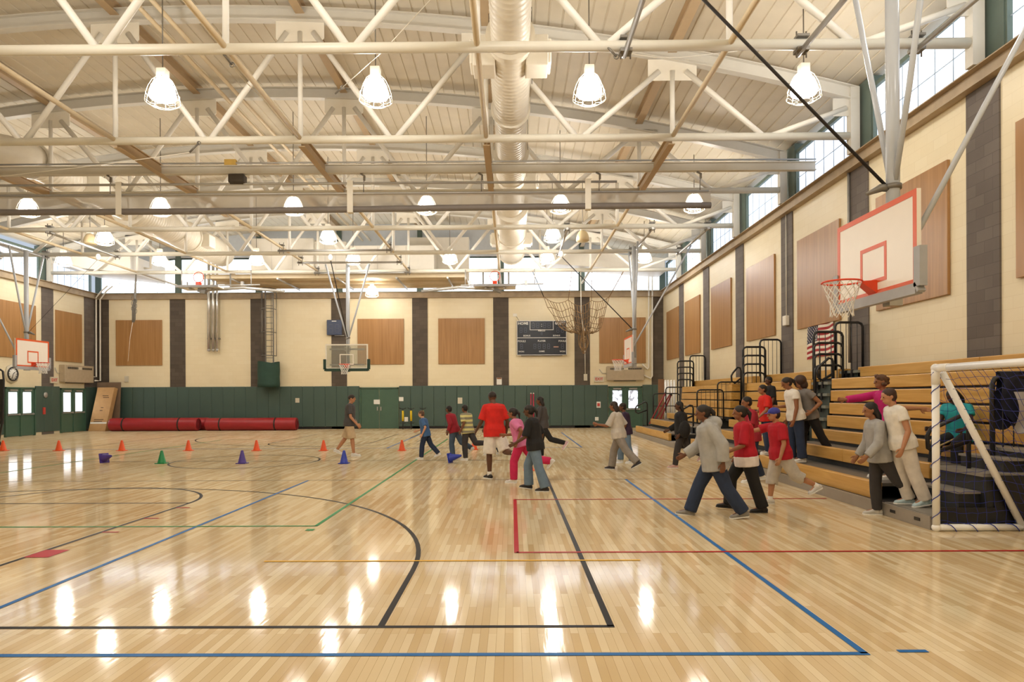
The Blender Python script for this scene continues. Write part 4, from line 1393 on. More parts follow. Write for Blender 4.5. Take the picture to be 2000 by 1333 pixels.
# ------------------------------------------------------------------ basketball backstops
def xf(B, A, O):
    B, A, O = V(B), V(A), V(O)
    return lambda a, o, z: V((B.x, B.y, 0)) + A * a + O * o + V((0, 0, z))
def net_mb(T, o0, z0, rt=.222, rb=.13, dep=.42, n=12, rows=6, r=.0055, flip=1):
    m = MB()
    rad = lambda f: rt + (rb - rt) * min(1, f * 1.5) + (0.02 * max(0, f - .75))
    for s in (-1, 1):
        for k in range(n):
            pts = []
            for j in range(rows + 1):
                a = 2 * PI * (k + s * j * .5) / n
                f = j / rows
                pts.append(T(rad(f) * math.cos(a), o0 + rad(f) * math.sin(a), z0 - flip * dep * f))
            m.tube(pts, r, 3, caps=False)
    return m
def backstop(B, A, O, label, glass=False, truss_z=7.42, thin=.0055, span=(-2.05, 2.05), strap=.02):
    T = xf(B, A, O)
    t = thing('basketball_backstop', T(0, 0, 0), label, 'basketball hoop', None)
    t.location.z = 2.87
    zb, zt, hw = 2.87, 3.94, .915
    def bx(m, a0, a1, o0, o1, z0, z1, mi=0):
        c = (T(a0, o0, z0) + T(a1, o1, z1)) / 2
        R = Matrix((V(A), V(O), V((0, 0, 1)))).transposed()
        return m.cbox(c, (abs(a1 - a0), abs(o1 - o0), abs(z1 - z0)), mi, R)
    def frame(m, a0, a1, z0, z1, w, o0, o1):
        bx(m, a0, a1, o0, o1, z1 - w, z1); bx(m, a0, a1, o0, o1, z0, z0 + w)
        bx(m, a0, a0 + w, o0, o1, z0 + w, z1 - w); bx(m, a1 - w, a1, o0, o1, z0 + w, z1 - w)
    if glass:
        m = MB(); bx(m, -hw + .05, hw - .05, -.012, 0, zb + .05, zt - .05); g = m.build('glass_board', M_glass, t)
        m = MB(); frame(m, -hw, hw, zb, zt, .055, -.03, .004); m.build('board_frame', M_white, t)
        m = MB(); frame(m, -.305, .305, 3.05, 3.51, .045, .001, .004); bx(m, -.02, .02, -.03, -.015, 3.1, zt - .05); m.build('target_square', M_white, t)
    else:
        m = MB(); bx(m, -hw, hw, -.05, 0, zb, zt); m.build('board', M_board, t)
        m = MB(); frame(m, -hw + .0, hw - .0, zb, zt, .068, 0.0, .004); m.build('orange_border', M_bline, t)
        m = MB(); frame(m, -.305, .305, 3.03, 3.5, .05, 0.0, .004); m.build('target_square', M_bline, t)
    # padding round the lower edge
    mp = mat('dark_green_board_pad', '1f3d31', .5) if glass else mat('grey_board_pad', 'a7a7aa', .5)
    m = MB()
    q = [(-hw - .03, zb + .42), (-hw - .03, zb - .02), (-hw + .0, zb - .04), (hw - .0, zb - .04), (hw + .03, zb - .02), (hw + .03, zb + .42)]
    for i in range(5):
        m.bar(T(q[i][0], -.02, q[i][1]), T(q[i + 1][0], -.02, q[i + 1][1]), .12, .085, up=V(O))
    m.build('edge_padding', mp, t)
    # rim, bracket and net
    m = MB(); m.tube([T(.228 * math.cos(q), .39 + .228 * math.sin(q), 3.05) for q in [2 * PI * i / 28 for i in range(28)]], .0115, 8, closed=True)
    rim = m.build('rim', M_rim, t)
    m = MB()
    vs = [T(-.1, 0, 3.06), T(.1, 0, 3.06), T(.1, 0, 2.9), T(-.1, 0, 2.9), T(-.07, .17, 3.055), T(.07, .17, 3.055), T(.07, .17, 3.03), T(-.07, .17, 3.03)]
    m.add(vs, [(0, 1, 2, 3), (4, 7, 6, 5), (0, 4, 5, 1), (3, 2, 6, 7), (0, 3, 7, 4), (1, 5, 6, 2)])
    m.build('rim_bracket', M_rim, rim)
    net_mb(T, .39, 3.045, r=thin).build('net', M_net, rim)
    # mast and bracing
    m = MB(); m.tube([T(0, -.25, zb - .05), T(0, -.25, truss_z - (.14 if glass else 0))], .08, 14); m.build('mast', M_grey, t)
    m = MB()
    bx(m, -.75, .75, -.13, -.06, zt - .25, zt - .18); bx(m, -.75, .75, -.13, -.06, zb + .15, zb + .22); bx(m, -.1, .1, -.3, -.04, zb + .05, zb + .25); bx(m, -.1, .1, -.3, -.04, zt - .3, zt - .1)
    bx(m, -.08, .08, -.32, -.16, zb - .12, zb + .02)
    m.build('rear_bracket', M_galv, t)
    for s in (-1, 1):
        MB().tube([T(s * .05, -.25, 4.3), T(s * .35, -.25, 5.3), T(s * .95, -.22, truss_z)], .036, 8).build('side_brace', M_grey, t)
        if s < 0 and not glass: MB().tube([T(s * .86, -.06, 3.5), T(s * .4, -2.35, truss_z - .05)], .032, 8).build('back_brace', M_grey, t)
    m = MB(); m.tube([T(0, -.15, 4.26), T(0, 2.56, truss_z - .35)], strap, 6); m.build('hoist_strap', M_strap, t)
    m = MB(); m.lathe(T(0, -.25, 4.2), [(.1, 0), (.1, .06)], 12); m.tube([T(0, -.22, 4.22), T(0, -.1, 4.22), T(0, .08, 4.14)], [.05, .05, .02], 8); m.build('strap_clamp', M_steel, t)
    m = MB(); m.ball(T(0, 2.56, truss_z - .28), (.09, .09, .13), 10, 8); m.build('pulley', M_white, t)
    # pipes the frame hangs from, with clamps on the trusses
    for oo in ((2.56, .15, -2.3) if glass else (2.56, -.38, -2.3)):
        MB().tube([T(span[0] - .15, oo, truss_z), T(span[1] + .15, oo, truss_z)], .045, 8).build('overhead_pipe', M_galv, t)
        for q in span:
            m = MB()
            c = T(q, oo, truss_z)
            m.cbox(c, (.2, .2, .06)); m.cbox(c + V((0, 0, .22)), (.2, .2, .04))
            for dx in (-.08, .08):
                m.tube([c + V((dx, 0, -.12)), c + V((dx, 0, .32))], .014, 4)
            m.build('beam_clamp', M_steel, t)
    return t
def glass_mat():
    m = bpy.data.materials.new('clear_board_glass')
    m.use_nodes = True
    nt = m.node_tree
    out = nt.nodes['Material Output']
    tr = nt.nodes.new('ShaderNodeBsdfTransparent'); tr.inputs[0].default_value = (.88, .9, .9, 1)
    gl = nt.nodes.new('ShaderNodeBsdfGlossy'); gl.inputs['Roughness'].default_value = .05
    df = nt.nodes.new('ShaderNodeBsdfDiffuse'); df.inputs[0].default_value = (.55, .55, .5, 1)
    a = nt.nodes.new('ShaderNodeMixShader'); a.inputs[0].default_value = .1
    b = nt.nodes.new('ShaderNodeMixShader'); b.inputs[0].default_value = .16
    nt.links.new(tr.outputs[0], a.inputs[1]); nt.links.new(gl.outputs[0], a.inputs[2])
    nt.links.new(a.outputs[0], b.inputs[1]); nt.links.new(df.outputs[0], b.inputs[2])
    nt.links.new(b.outputs[0], out.inputs['Surface'])
    return m
M_glass = glass_mat()
backstop((4.49, 8.5, 0), (0, 1, 0), (-1, 0, 0), 'large white backboard with orange border, hoop and net hanging at the right', span=(-1.11, 2.95))
backstop((4.49, 26.4, 0), (0, 1, 0), (-1, 0, 0), 'white backboard seen edge-on near the back right corner', thin=.007, span=(-2.77, 1.29))
backstop((-18.6, 26.4, 0), (0, 1, 0), (1, 0, 0), 'white backboard with orange border hanging at the left side', thin=.007, strap=.006, span=(-2.77, 1.29))
backstop((-7.1, 29.3, 0), (1, 0, 0), (0, -1, 0), 'clear glass backboard hanging before the middle of the back wall', glass=True, thin=.008, span=(-1.92, 2.3))
m = MB()
p = W(655, 520, 28.5)
def folded(px, py, y, label, sgn):
    c = W(px, py, y)
    t = thing('folded_backstop', c, label, 'basketball hoop', None)
    MB().box(c.x - .915, c.x + .915, y - .5, y + .57, c.z - .03, c.z + .03).build('board', M_board, t)
    m = MB()
    m.box(c.x - .94, c.x + .94, y - .56, y - .5, c.z - .05, c.z + .05)
    m.build('edge_padding', mat('grey_board_pad', 'a7a7aa', .5), t)
    MB().tube([(c.x + .228 * math.cos(q), y - .35, c.z + .42 + .228 * math.sin(q)) for q in [2 * PI * i / 24 for i in range(24)]], .014, 6, closed=True).build('rim', M_rim, t)
    MB().bbox(c.x - .1, c.x + .1, y - .45, y - .25, c.z + .03, c.z + .2, .02).build('rim_bracket', M_rim, t)
    g = MB()
    for k in range(10):
        q0 = 2 * PI * k / 10
        g.tube([(c.x + rr * math.cos(q0 + d), y - .35 + f * .3, c.z + .42 + rr * math.sin(q0 + d)) for rr, d, f in ((.22, 0, 0), (.18, .3, .4), (.13, .6, 1))], .008, 3)
        g.tube([(c.x + rr * math.cos(q0 - d), y - .35 + f * .3, c.z + .42 + rr * math.sin(q0 - d)) for rr, d, f in ((.22, 0, 0), (.18, .3, .4), (.13, .6, 1))], .008, 3)
    g.build('net', M_net, t)
    for s in (-.4, .4):
        MB().tube([(c.x + s, y - .4, c.z - .1), (c.x + s * 1.5, y + 1.6, c.z + .2), (c.x + s * 1.5, y + 1.6, CHZ)], .04, 8).build('hanging_arm', M_galv, t)
    MB().tube([(c.x, y - .3, c.z - .15), (c.x + sgn * 1.6, y + .6, c.z + .1), (c.x + sgn * 3.4, y + .8, c.z - .05)], .07, 8).build('folding_mast', M_galv, t)
    m = MB()
    m.tube([(c.x - 1.6, y + 1.0, c.z + .25), (c.x + 2.2, y + 1.0, c.z + .3)], .035, 6)
    for q in (-1.2, 0, 1.4):
        m.cbox((c.x + q, y + 1.0, c.z + .35), (.12, .12, .2))
    for q in (-1.4, 1.8):
        m.tube([(c.x + q, y + 1.0, c.z + .25), (c.x + q, y + 1.0, CHZ)], .025, 6)
    m.build('overhead_pipe', M_galv, t)
    MB().cbox((c.x + .1, y - .2, c.z - .18), (.35, .25, .16), R=Matrix.Rotation(.3, 3, 'Y')).build('height_winch', M_steel, t)
    return t
folded(395, 563, 30.3, 'backstop folded up flat below the roof in front of the three silver pipes', 1)
folded(967, 561, 30.5, 'backstop folded up flat below the roof near the scoreboard, rim and net on top', -1)

# ------------------------------------------------------------------ bleachers
TX = [5.19, 5.75, 6.30, 6.62, 6.67, 6.70, 6.72, 7.35]
TZ = [.40, .70, .957, 1.225, 1.487, 1.747, 1.994, 2.24]
M_bdark = mat('bleacher_dark_steel', '2a2b2c', .5, var=.1)
M_deckg = mat('grey_deck_plate', '67625c', .45, var=.08)
M_skirt = mat('grey_skirt_steel', '9a9186', .4, var=.05)
def bleacher(label, spans, sk, dark):
    """spans: per tier list of (y0,y1); sk skirt span"""
    t = thing('bleacher', (TX[0], (sk[0] + sk[1]) / 2, 0), label, 'bleacher', 'pull-out bleacher banks')
    for i in range(8):
        for (y0, y1) in spans[i]:
            zt = TZ[i]; zb = zt - (.215 if i else .25)
            if i >= 3: zb = TZ[i - 1] + .035
            k = max(1, round((y1 - y0) / 3.2))
            for q in range(k):
                ya, yb = y0 + (y1 - y0) * q / k, y0 + (y1 - y0) * (q + 1) / k
                m = MB(); m.bbox(TX[i], min(TX[i] + (.1 if i < 3 else .28), XR - .01), ya + .003, yb - .003, zb, zt, .012)
                m.build('seat_plank', M_wood, t)
            m = MB()
            x1 = XR - .04
            m.box(TX[i] + .06, x1, y0 + .01, y1 - .01, .02 if i < 3 else TZ[2] - .1, zb + (.0 if i < 3 else -.002))
            m.build('understructure', M_bdark, t)
            if i < 3:
                m = MB(); m.box(TX[i] + .1, TX[i + 1] + .1, y0 + .005, y1 - .005, zt - .06, zt - .015); m.build('foot_deck', M_deckg, t)
    m = MB(); m.box(5.08, 5.12, sk[0], sk[1], 0.0, .165); m.build('front_skirt', M_skirt, t)
    m = MB(); m.box(5.1, TX[0] + .3, sk[0] + .005, sk[1] - .005, .01, .155); m.build('base_frame', M_bdark, t)
    mtr = mat('brushed_tread', '97928a', .4, metal=.2, var=.06)
    for ya, yb in dark:
        m = MB()
        m.box(5.12, 5.9, ya, yb, .1, .175); m.build('aisle_deck', mtr, t)
        m = MB(); m.box(5.52, 5.78, ya + .12, yb - .1, .175, .42); m.build('aisle_step', M_bdark, t)
        m = MB(); m.box(5.50, 5.8, ya + .1, yb - .08, .42, .45); m.build('step_tread', mtr, t)
        m = MB(); m.box(5.78, 6.36, ya, yb, .02, .64); m.build('aisle_step', M_bdark, t)
        m = MB(); m.box(5.74, 6.36, ya, yb, .64, .68); m.build('step_tread', mtr, t)
        m = MB(); m.box(6.1, 6.4, ya + .15, yb - .1, .68, .82); m.build('aisle_step', M_bdark, t)
        m = MB(); m.box(6.08, 6.4, ya + .12, yb - .08, .82, .85); m.build('step_tread', mtr, t)
        m = MB(); m.box(6.36, 7.0, ya, yb, .1, .92); m.build('aisle_step', M_bdark, t)
        m = MB(); m.box(6.32, 7.0, ya, yb, .92, .96); m.build('step_tread', mtr, t)
    return t
def stair(t, ya, yb):
    """closed aisle with stacked dark treads between banks"""
    for i in range(3, 8):
        m = MB(); m.box(TX[i] + .0, XR - .04, ya, yb, TZ[2] - .1 if i > 3 else .1, TZ[i] - .12); m.build('aisle_step', mat('aisle_green_grey', '3c4742', .5), t)
        m = MB(); m.box(TX[i] - .05, TX[i] + .3, ya, yb, TZ[i] - .12, TZ[i] - .06); m.build('step_tread', mat('tread_grey', '84887f', .4), t)
        m = MB()
        for q in (.3, .6):
            m.box(TX[i] - .07, TX[i] - .03, ya + (yb - ya) * q - .03, ya + (yb - ya) * q + .03, TZ[i] - .2, TZ[i] - .05)
        m.build('tread_clip', M_black, t)
def hoop(m, x0, x1, y, z0, z1, r=.024, bal=4, mid=None, rc=.1):
    pts = [V((x0, y, z0)), V((x0, y, z1 - rc)), V((x0 + rc * .3, y, z1 - rc * .3)), V((x0 + rc, y, z1)), V((x1 - rc, y, z1)), V((x1 - rc * .3, y, z1 - rc * .3)), V((x1, y, z1 - rc)), V((x1, y, z0))]
    m.tube(pts, r, 8)
    for i in range(1, bal + 1):
        x = x0 + (x1 - x0) * i / (bal + 1)
        m.tube([(x, y, z0 + .02), (x, y, z1)], .008, 5)
    if mid is not None:
        m.tube([(x0, y, mid), (x1, y, mid)], r * .8, 6)
def railset(t, y, navy=False):
    for i, (zt, z0) in enumerate(((2.30, 1.3), (2.55, 1.5), (2.80, 1.75), (3.05, 2.0))):
        m = MB(); hoop(m, 6.64 + .015 * i, 7.24 + .03 * i, y + .06 * i, z0, zt, .026 if i < 3 else .03); m.build('guard_rail', M_black, t)
    m = MB(); hoop(m, 7.22, 7.83, y + .3, 2.2, 3.27, .028); m.build('guard_rail', M_black, t)
def looprail(t, x, y, z0, h, L=.5):
    m = MB()
    m.tube([(x, y, z0), (x, y, z0 + h - .1), (x - .03, y, z0 + h - .02), (x - .1, y, z0 + h), (x - L, y, z0 + h - .18), (x - L - .04, y, z0 + h - .26), (x - L - .03, y, z0 + h - .42), (x - L + .06, y, z0 + h - .48), (x - .01, y, z0 + h - .34)], .028, 8)
    m.lathe((x, y, z0), [(.06, 0), (.06, .02)], 10)
    m.build('hand_rail', M_black, t)
bN = bleacher('nearest bank of wooden pull-out bleachers at the right, behind the soccer goal',
              [[(9.79, 14.4)], [(9.45, 14.4)], [(9.2, 14.4)], [(7.0, 14.4)], [(7.0, 14.4)], [(7.0, 14.4)], [(7.0, 14.4)], [(7.0, 14.55)]], (8.34, 15.25), [(8.36, 9.42)])
for y in (8.6, 9.15):
    MB().box(5.074, 5.082, y - .06, y + .06, .07, .11).build('skirt_slot', M_black, bN)
MB().box(5.13, 5.87, 8.34, 8.37, .0, .27).build('end_panel', M_black, bN)
MB().box(5.87, 7.8, 8.34, 8.37, .0, .66).build('end_panel', M_black, bN)
stair(bN, 14.45, 15.25)
m = MB(); hoop(m, 6.27, 7.1, 8.95, .42, 1.88, .032, bal=5); m.build('guard_rail', M_black, bN)
looprail(bN, 5.98, 8.98, .45, .92)
railset(bN, 14.98)
looprail(bN, 6.95, 14.8, 1.7, .75, .3)
bM = bleacher('middle bank of wooden bleachers behind the children in red', [[(15.4, 19.9)]] * 8, (15.35, 20.0), [])
railset(bM, 19.6)
bF = bleacher('farthest bank of wooden bleachers near the back right doors',
              [[(22.7, 28.7)], [(22.3, 28.4)], [(21.6, 27.8)], [(20.9, 27.0)], [(20.9, 27.0)], [(20.9, 27.0)], [(20.9, 27.0)], [(20.9, 27.8)]], (21.4, 29.2), [(21.42, 22.28)])
MB().box(5.13, 6.3, 21.4, 21.42, 0, .3).build('end_panel', M_black, bF)
railset(bF, 27.4)
for x0, x1, z0, z1 in ((5.78, 6.6, .8, 1.83), (6.42, 7.2, 1.0, 2.07)):
    m = MB(); hoop(m, x0, x1, 21.35, z0, z1, .024, bal=5); m.build('guard_rail', M_black, bF)
looprail(bF, 5.75, 21.7, .45, .9, .4)
looprail(bF, 6.9, 20.6, 1.5, 1.0, .25)
looprail(bF, 5.6, 28.3, .4, 1.0, .45)
m = MB(); hoop(m, 6.3, 7.6, 28.0, .95, 2.0, .024, bal=6); m.build('guard_rail', M_black, bF)
# books / clutter on bleacher
o = MB().bbox(5.62, 5.78, 10.3, 10.9, .665, .69, .004).build('notebook', mat('cream_paper_cover', 'c9b98e', .6)); tag(o, 'flat pale notebook lying on the near bleacher footboard', 'notebook')
# jacket hanging on the near rail
def jacket():
    p = V((6.56, 8.95, 1.9))
    t = thing('jacket', p, 'navy jacket with grey lining draped over the near bleacher rail', 'jacket')
    m = MB()
    nx, nz = 13, 15
    for side in (-1, 1):
        P = []
        for j in range(nz):
            f = j / (nz - 1)
            for i in range(nx):
                u = i / (nx - 1)
                x = p.x - .22 + .62 * u + .03 * math.sin(7 * f + u * 3)
                L = .62 + .12 * math.sin(u * 5 + side)
                P.append((x, p.y + side * (.035 + .05 * f + .03 * math.sin(u * 9 + f * 3)), p.z + .04 - L * f - (0.02 if j else 0)))
        m.sheet(P, nx, nz)
    P = [(p.x - .22 + .62 * i / 12, p.y + s * .035, p.z + .04 + (.012 if s == 0 else 0)) for s in (-1, 0, 1) for i in range(13)]
    m.sheet(P, 13, 3)
    m.build('body', mat('navy_cloth', '1b2036', .85, var=.15), t, fix=False)
    m = MB(); P = []
    for j in range(10):
        f = j / 9
        for i in range(6):
            u = i / 5
            P.append((p.x - .12 + .2 * u + .05 * math.sin(f * 3), p.y - .15 - .03 * math.sin(u * 3 + f * 4), p.z - .22 - .55 * f * (1 - .2 * abs(u - .5))))
    m.sheet(P, 6, 10)
    m.build('lining', mat('grey_cloth_lining', 'a8a8ae', .9, var=.1), t, fix=False)
jacket()
# ------------------------------------------------------------------ soccer goal
GX, GY = 5.12, 8.28
t = thing('soccer_goal', (GX, GY, 0), 'white tubular soccer goal with blue net at the right picture edge', 'soccer goal')
M_pvc = mat('white_pvc', 'ffffff', .3, var=.02)
gh, gd, gl = 1.97, 1.06, 3.2
r = .042
def elbow(p0, p1, p2, rad=.09, k=5):
    p0, p1, p2 = V(p0), V(p1), V(p2)
    a = p1 + (p0 - p1).normalized() * rad; b = p1 + (p2 - p1).normalized() * rad
    return [a.lerp(p1, i / k).lerp(p1.lerp(b, i / k), i / k) for i in range(k + 1)]
for s, yy in ((0, GY), (1, GY - gl)):
    MB().tube([(GX, yy, r), (GX, yy, gh)], r, 12).build('upright_post', M_pvc, t)
    MB().tube([(GX, yy, r), (GX + gd, yy, r)], r, 12).build('ground_bar', M_pvc, t)
    MB().tube([(GX + .08, yy, gh - .05), (GX + gd - .02, yy, r)], r * .95, 12).build('side_diagonal', M_pvc, t)
MB().tube([(GX, GY, gh), (GX, GY - gl, gh)], r, 12).build('crossbar', M_pvc, t)
MB().tube([(GX + gd, GY, r), (GX + gd, GY - gl, r)], r, 12).build('rear_ground_bar', M_pvc, t)
for p in ((GX, GY, r), (GX + gd, GY, r)):
    MB().ball(p, r * 1.25, 12, 8).build('corner_fitting', M_pvc, t)
m = MB().ball((GX, GY, gh), r * 1.25, 12, 8)
m.lathe((GX, GY, gh - .2), [(r * 1.12, 0), (r * 1.12, .22)], 14); m.lathe((GX, GY, gh), [(r * 1.12, -.25), (r * 1.12, .02)], 14, axis='Y')
m.build('corner_fitting', M_pvc, t)
m = MB()
random.seed(5)
def jit(p, a=.012): return V(p) + V((random.uniform(-a, a), random.uniform(-a, a), random.uniform(-a, a)))
# side net (triangle) and sloping back net
N = 16
for j in range(1, N):
    z = gh * j / N
    x1 = GX + gd * (1 - z / gh)
    k = max(2, int((x1 - GX) / .07))
    m.tube([jit((GX + (x1 - GX) * i / k, GY + .0, z - .03 * math.sin(PI * i / k))) for i in range(k + 1)], .0027, 4)
for i in range(1, 9):
    x = GX + gd * i / 9
    z1 = gh * (1 - (x - GX) / gd)
    k = max(2, int(z1 / .1))
    m.tube([jit((x + .02 * math.sin(q), GY, z1 * q / k)) for q in range(k + 1)], .0027, 4)
for j in range(0, N):
    z = gh * j / N
    x1 = GX + gd * (1 - z / gh) + .05
    m.tube([jit((x1 + .08 * math.sin(PI * i / 24), GY - gl * i / 24, z - .02 * (i % 2)), .02) for i in range(25)], .0025, 4)
for i in range(0, 26):
    y = GY - gl * i / 26
    m.tube([jit((GX + gd * (1 - q / 14) + .05 + .08 * math.sin(PI * q / 14), y, gh * q / 14), .015) for q in range(15)], .0025, 4)
m.build('blue_net', mat('blue_net_cord', '27348f', .7, var=.1), t)
m = MB()
for q in range(26):
    a = q * 1.2
k = 60
m.tube([(GX + (r + .006) * math.cos(i * .9), GY + (r + .006) * math.sin(i * .9), .05 + (gh - .1) * i / k) for i in range(k + 1)], .005, 4)
m.tube([(GX + .05 + (gd - .1) * i / 30, GY - .02 + .05 * math.cos(i * .8), r + (r + .008) * math.sin(i * .8)) for i in range(31)], .006, 4)
m.build('lacing_cord', mat('blue_lacing', '2a3c9c', .7), t)

# ------------------------------------------------------------------ flag on the right wall
ya, yb = 18.2, 16.72
z1, z0 = WX(1603, 629, XR).z - .02, WX(1603, 697, XR).z
t = thing('wall_flag', (XR - .02, (ya + yb) / 2, (z0 + z1) / 2), 'american stars and stripes flag pinned to the right wall behind the rails', 'flag')
NXf, NZf = 40, 26
m = MB()
def fp(u, v, off=0):
    y = ya + (yb - ya) * u
    return V((XR - .03 - .018 * math.sin(u * 14 + v * 2) - off, y, z1 + (z0 - z1) * v + .03 * math.sin(u * 6) + .1 * (u - .5)))
P = [fp(i / NXf, j / NZf) for j in range(NZf + 1) for i in range(NXf + 1)]
for j in range(NZf):
    for i in range(NXf):
        st = j * 13 // NZf
        mi = 0 if st % 2 == 0 else 1
        if i < 16 and st < 7: mi = 2
        m.add([P[j * (NXf + 1) + i], P[j * (NXf + 1) + i + 1], P[(j + 1) * (NXf + 1) + i + 1], P[(j + 1) * (NXf + 1) + i]], [(0, 1, 2, 3)], mi)
for rr in range(9):
    for cc in range(6 if rr % 2 == 0 else 5):
        u = (cc + (.5 if rr % 2 == 0 else 1.0)) / 6 * .4
        v = (rr + .5 + .35) / 9.7 * 7 / 13
        c = fp(u, v, .008)
        pts = []
        for k in range(10):
            a = PI / 2 + 2 * PI * k / 10
            q = .030 if k % 2 == 0 else .012
            pts.append(c + V((0, -q * math.cos(a), q * math.sin(a))))
        m.poly(pts, 1)
m.build('cloth', [mat('flag_red', 'a3262b', .8), mat('flag_white', 'ece4d6', .8), mat('flag_blue', '2b2c4e', .8)], t, fix=False)

# ------------------------------------------------------------------ small fixtures on the right wall
p = WX(1538, 627, XR - .03)
t = thing('mounted_strobe_alarm', p, 'white alarm box on the dark pilaster of the right wall', 'alarm box')
MB().bbox(XR - .14, XR - .03, p.y - .14, p.y + .1, p.z - .14, p.z + .14, .015).build('housing', M_white, t)
MB().tube([(XR - .06, p.y, p.z + .1), (XR - .06, p.y, LEDGE - .3)], .014, 6).build('conduit', M_white, t)
p = WX(1670, 597, XR - .03)
tag(MB().bbox(XR - .12, XR - .03, p.y - .15, p.y + .12, p.z - .06, p.z + .07, .01).build('wall_speaker', M_white), 'small white wall device just behind the near hoop net', 'wall box')
o = MB().tube([(XR - .06, 15.9, LEDGE - .3), (XR - .06, 15.9, 2.4)], .03, 6).build('conduit_pipe', M_galv)
tag(o, 'slim vertical pipe on the right wall beside the dark pilaster above the flag', 'pipe')

# ------------------------------------------------------------------ stored gear in the back right corner
px = [(1300, 745), (1305, 743), (1311, 742), (1317, 743)]
wp = None
for i, (x, y) in enumerate(px):
    p = W(x, y, 30.6)
    lab = 'white pole in the gear cart by the far bleachers, %s' % ['nearest the doors', 'second from the doors', 'third from the doors', 'nearest the bleachers']['0123'.index(str(i))]
    if wp is None:
        t = thing('white_pole', (p.x, p.y, 0), lab, 'pole', 'white gear poles')
        MB().tube([(p.x, p.y, .55), (p.x, p.y, p.z)], .05, 10).build('shaft', M_pvc, t)
        MB().ball((p.x, p.y, p.z), .055, 10, 8).build('end_cap', M_pvc, t); wp = t
    else:
        dup(wp, (p.x, p.y, 0), lab)
t = thing('gear_cart', W(1300, 800, 30.6) * V((1, 1, 0)) if False else V((W(1305, 800, 30.6).x, 30.6, 0)), 'low black framed cart holding white poles beside the far bleachers', 'cart')
c = t.location
m = MB(); m.box(c.x - .45, c.x + .45, 30.2, 31.0, .12, .56); m.build('bin', M_bdark, t)
m = MB(); hoop(m, c.x - .75, c.x + .4, 30.15, .12, 1.75, .025, bal=0); m.tube([(c.x - .75, 30.15, 1.2), (c.x + .4, 30.15, 1.2)], .02, 6); m.build('frame', M_black, t)
m = MB()
for s in (-.35, .35):
    for yy in (30.3, 30.9): m.lathe((c.x + s - .02, yy, .065), [(.06, 0), (.06, .04)], 12, axis='X')
m.build('caster', M_black, t)
for i, (a, b, lab) in enumerate(((W(1268, 829, 29.8), W(1300, 768, 30.0), 'red bar leaning lowest beside the gear cart'), (W(1275, 829, 29.86), W(1309, 770, 30.04), 'red bar leaning in the middle beside the gear cart'), (W(1285, 830, 29.92), W(1311, 772, 30.08), 'red bar leaning closest to the far bleachers'))):
    a.z = max(a.z, .03)
    t = thing('red_bar', a, lab, 'bar', 'red gear bars')
    MB().tube([a, b], .035, 8).build('shaft', mat('red_bar_paint', '8f2a2e', .45), t)
    MB().ball(b, .05, 8, 6).build('end_cap', M_black, t)
p = W(1290, 741, 32.0)
tag(MB().bbox(p.x - .12, p.x + .16, 31.95, 32.0, .02, p.z, .01).build('brown_board', mat('brown_board', '8a6446', .6)), 'tall narrow brown board standing behind the red bars', 'board')
for i, px in enumerate((1037, 1042)):
    y = YB - .35
    p = W(px, 769, y)
    t = thing('red_pole', (p.x, y, 0), 'slim red pole against the green pads behind the girl in dark grey, %s of two' % ORD[i], 'pole', 'two red poles')
    MB().tube([(p.x, y, 0), (p.x, y, p.z)], .035, 8).build('shaft', mat('red_pole_paint', 'b02a45', .4), t)
    MB().ball((p.x, y, p.z), .04, 8, 6).build('top_cap', M_white, t)
    MB().lathe((p.x, y, 0), [(.075, 0), (.075, .02), (.04, .05)], 12).build('base', M_black, t)
# dark folded table at the left edge
y = 24.0
xx = W(3, 0, y).x
t = thing('folded_table_cart', (xx, y, 0), 'black folded table on wheels cut off by the left picture edge', 'folding table')
m = MB(); m.bbox(xx - .75, xx - .0, y - .04, y + .04, .75, 2.35, .03); m.build('table_top', M_black, t)
m = MB(); m.tube([(xx - .1, y - .1, .1), (xx + .04, y - .1, .9), (xx + .09, y - .1, 2.3), (xx + .06, y - .1, 2.62), (xx - .02, y - .1, 2.68), (xx - .5, y - .1, 2.68)], .035, 8); m.build('frame_tube', M_black, t)
m = MB()
for q in (-.1, -.6): m.lathe((xx + q - .02, y - .1, .08), [(.08, 0), (.08, .05)], 12, axis='X')
m.build('caster', M_black, t)
# ------------------------------------------------------------------ people
def loft(m, secs, n=14):
    """secs: (centre, u, v) with ellipse half axes; flat caps"""
    vs, fs = [], []
    for c, u, v in secs:
        for j in range(n):
            a = 2 * PI * j / n
            vs.append(c + u * math.cos(a) + v * math.sin(a))
    k = len(secs)
    for i in range(k - 1):
        for j in range(n):
            fs.append((i * n + j, i * n + (j + 1) % n, (i + 1) * n + (j + 1) % n, (i + 1) * n + j))
    fs.append(tuple(reversed(range(n)))); fs.append(tuple(range((k - 1) * n, k * n)))
    m.add(vs, fs, 0, True)
def limb(m, pts, rs, ra=True, rb=True, n=12):
    """tapered limb along points with rounded ends"""
    pts = [V(p) for p in pts]
    d0 = (pts[1] - pts[0]).normalized(); d1 = (pts[-1] - pts[-2]).normalized()
    P, R = [], []
    if ra:
        for t in (80, 50, 25): P.append(pts[0] - d0 * rs[0] * math.sin(math.radians(t))); R.append(rs[0] * math.cos(math.radians(t)))
    for p, r in zip(pts, rs): P.append(p); R.append(r)
    if rb:
        for t in (25, 50, 80): P.append(pts[-1] + d1 * rs[-1] * math.sin(math.radians(t))); R.append(rs[-1] * math.cos(math.radians(t)))
    m.tube(P, R, n)
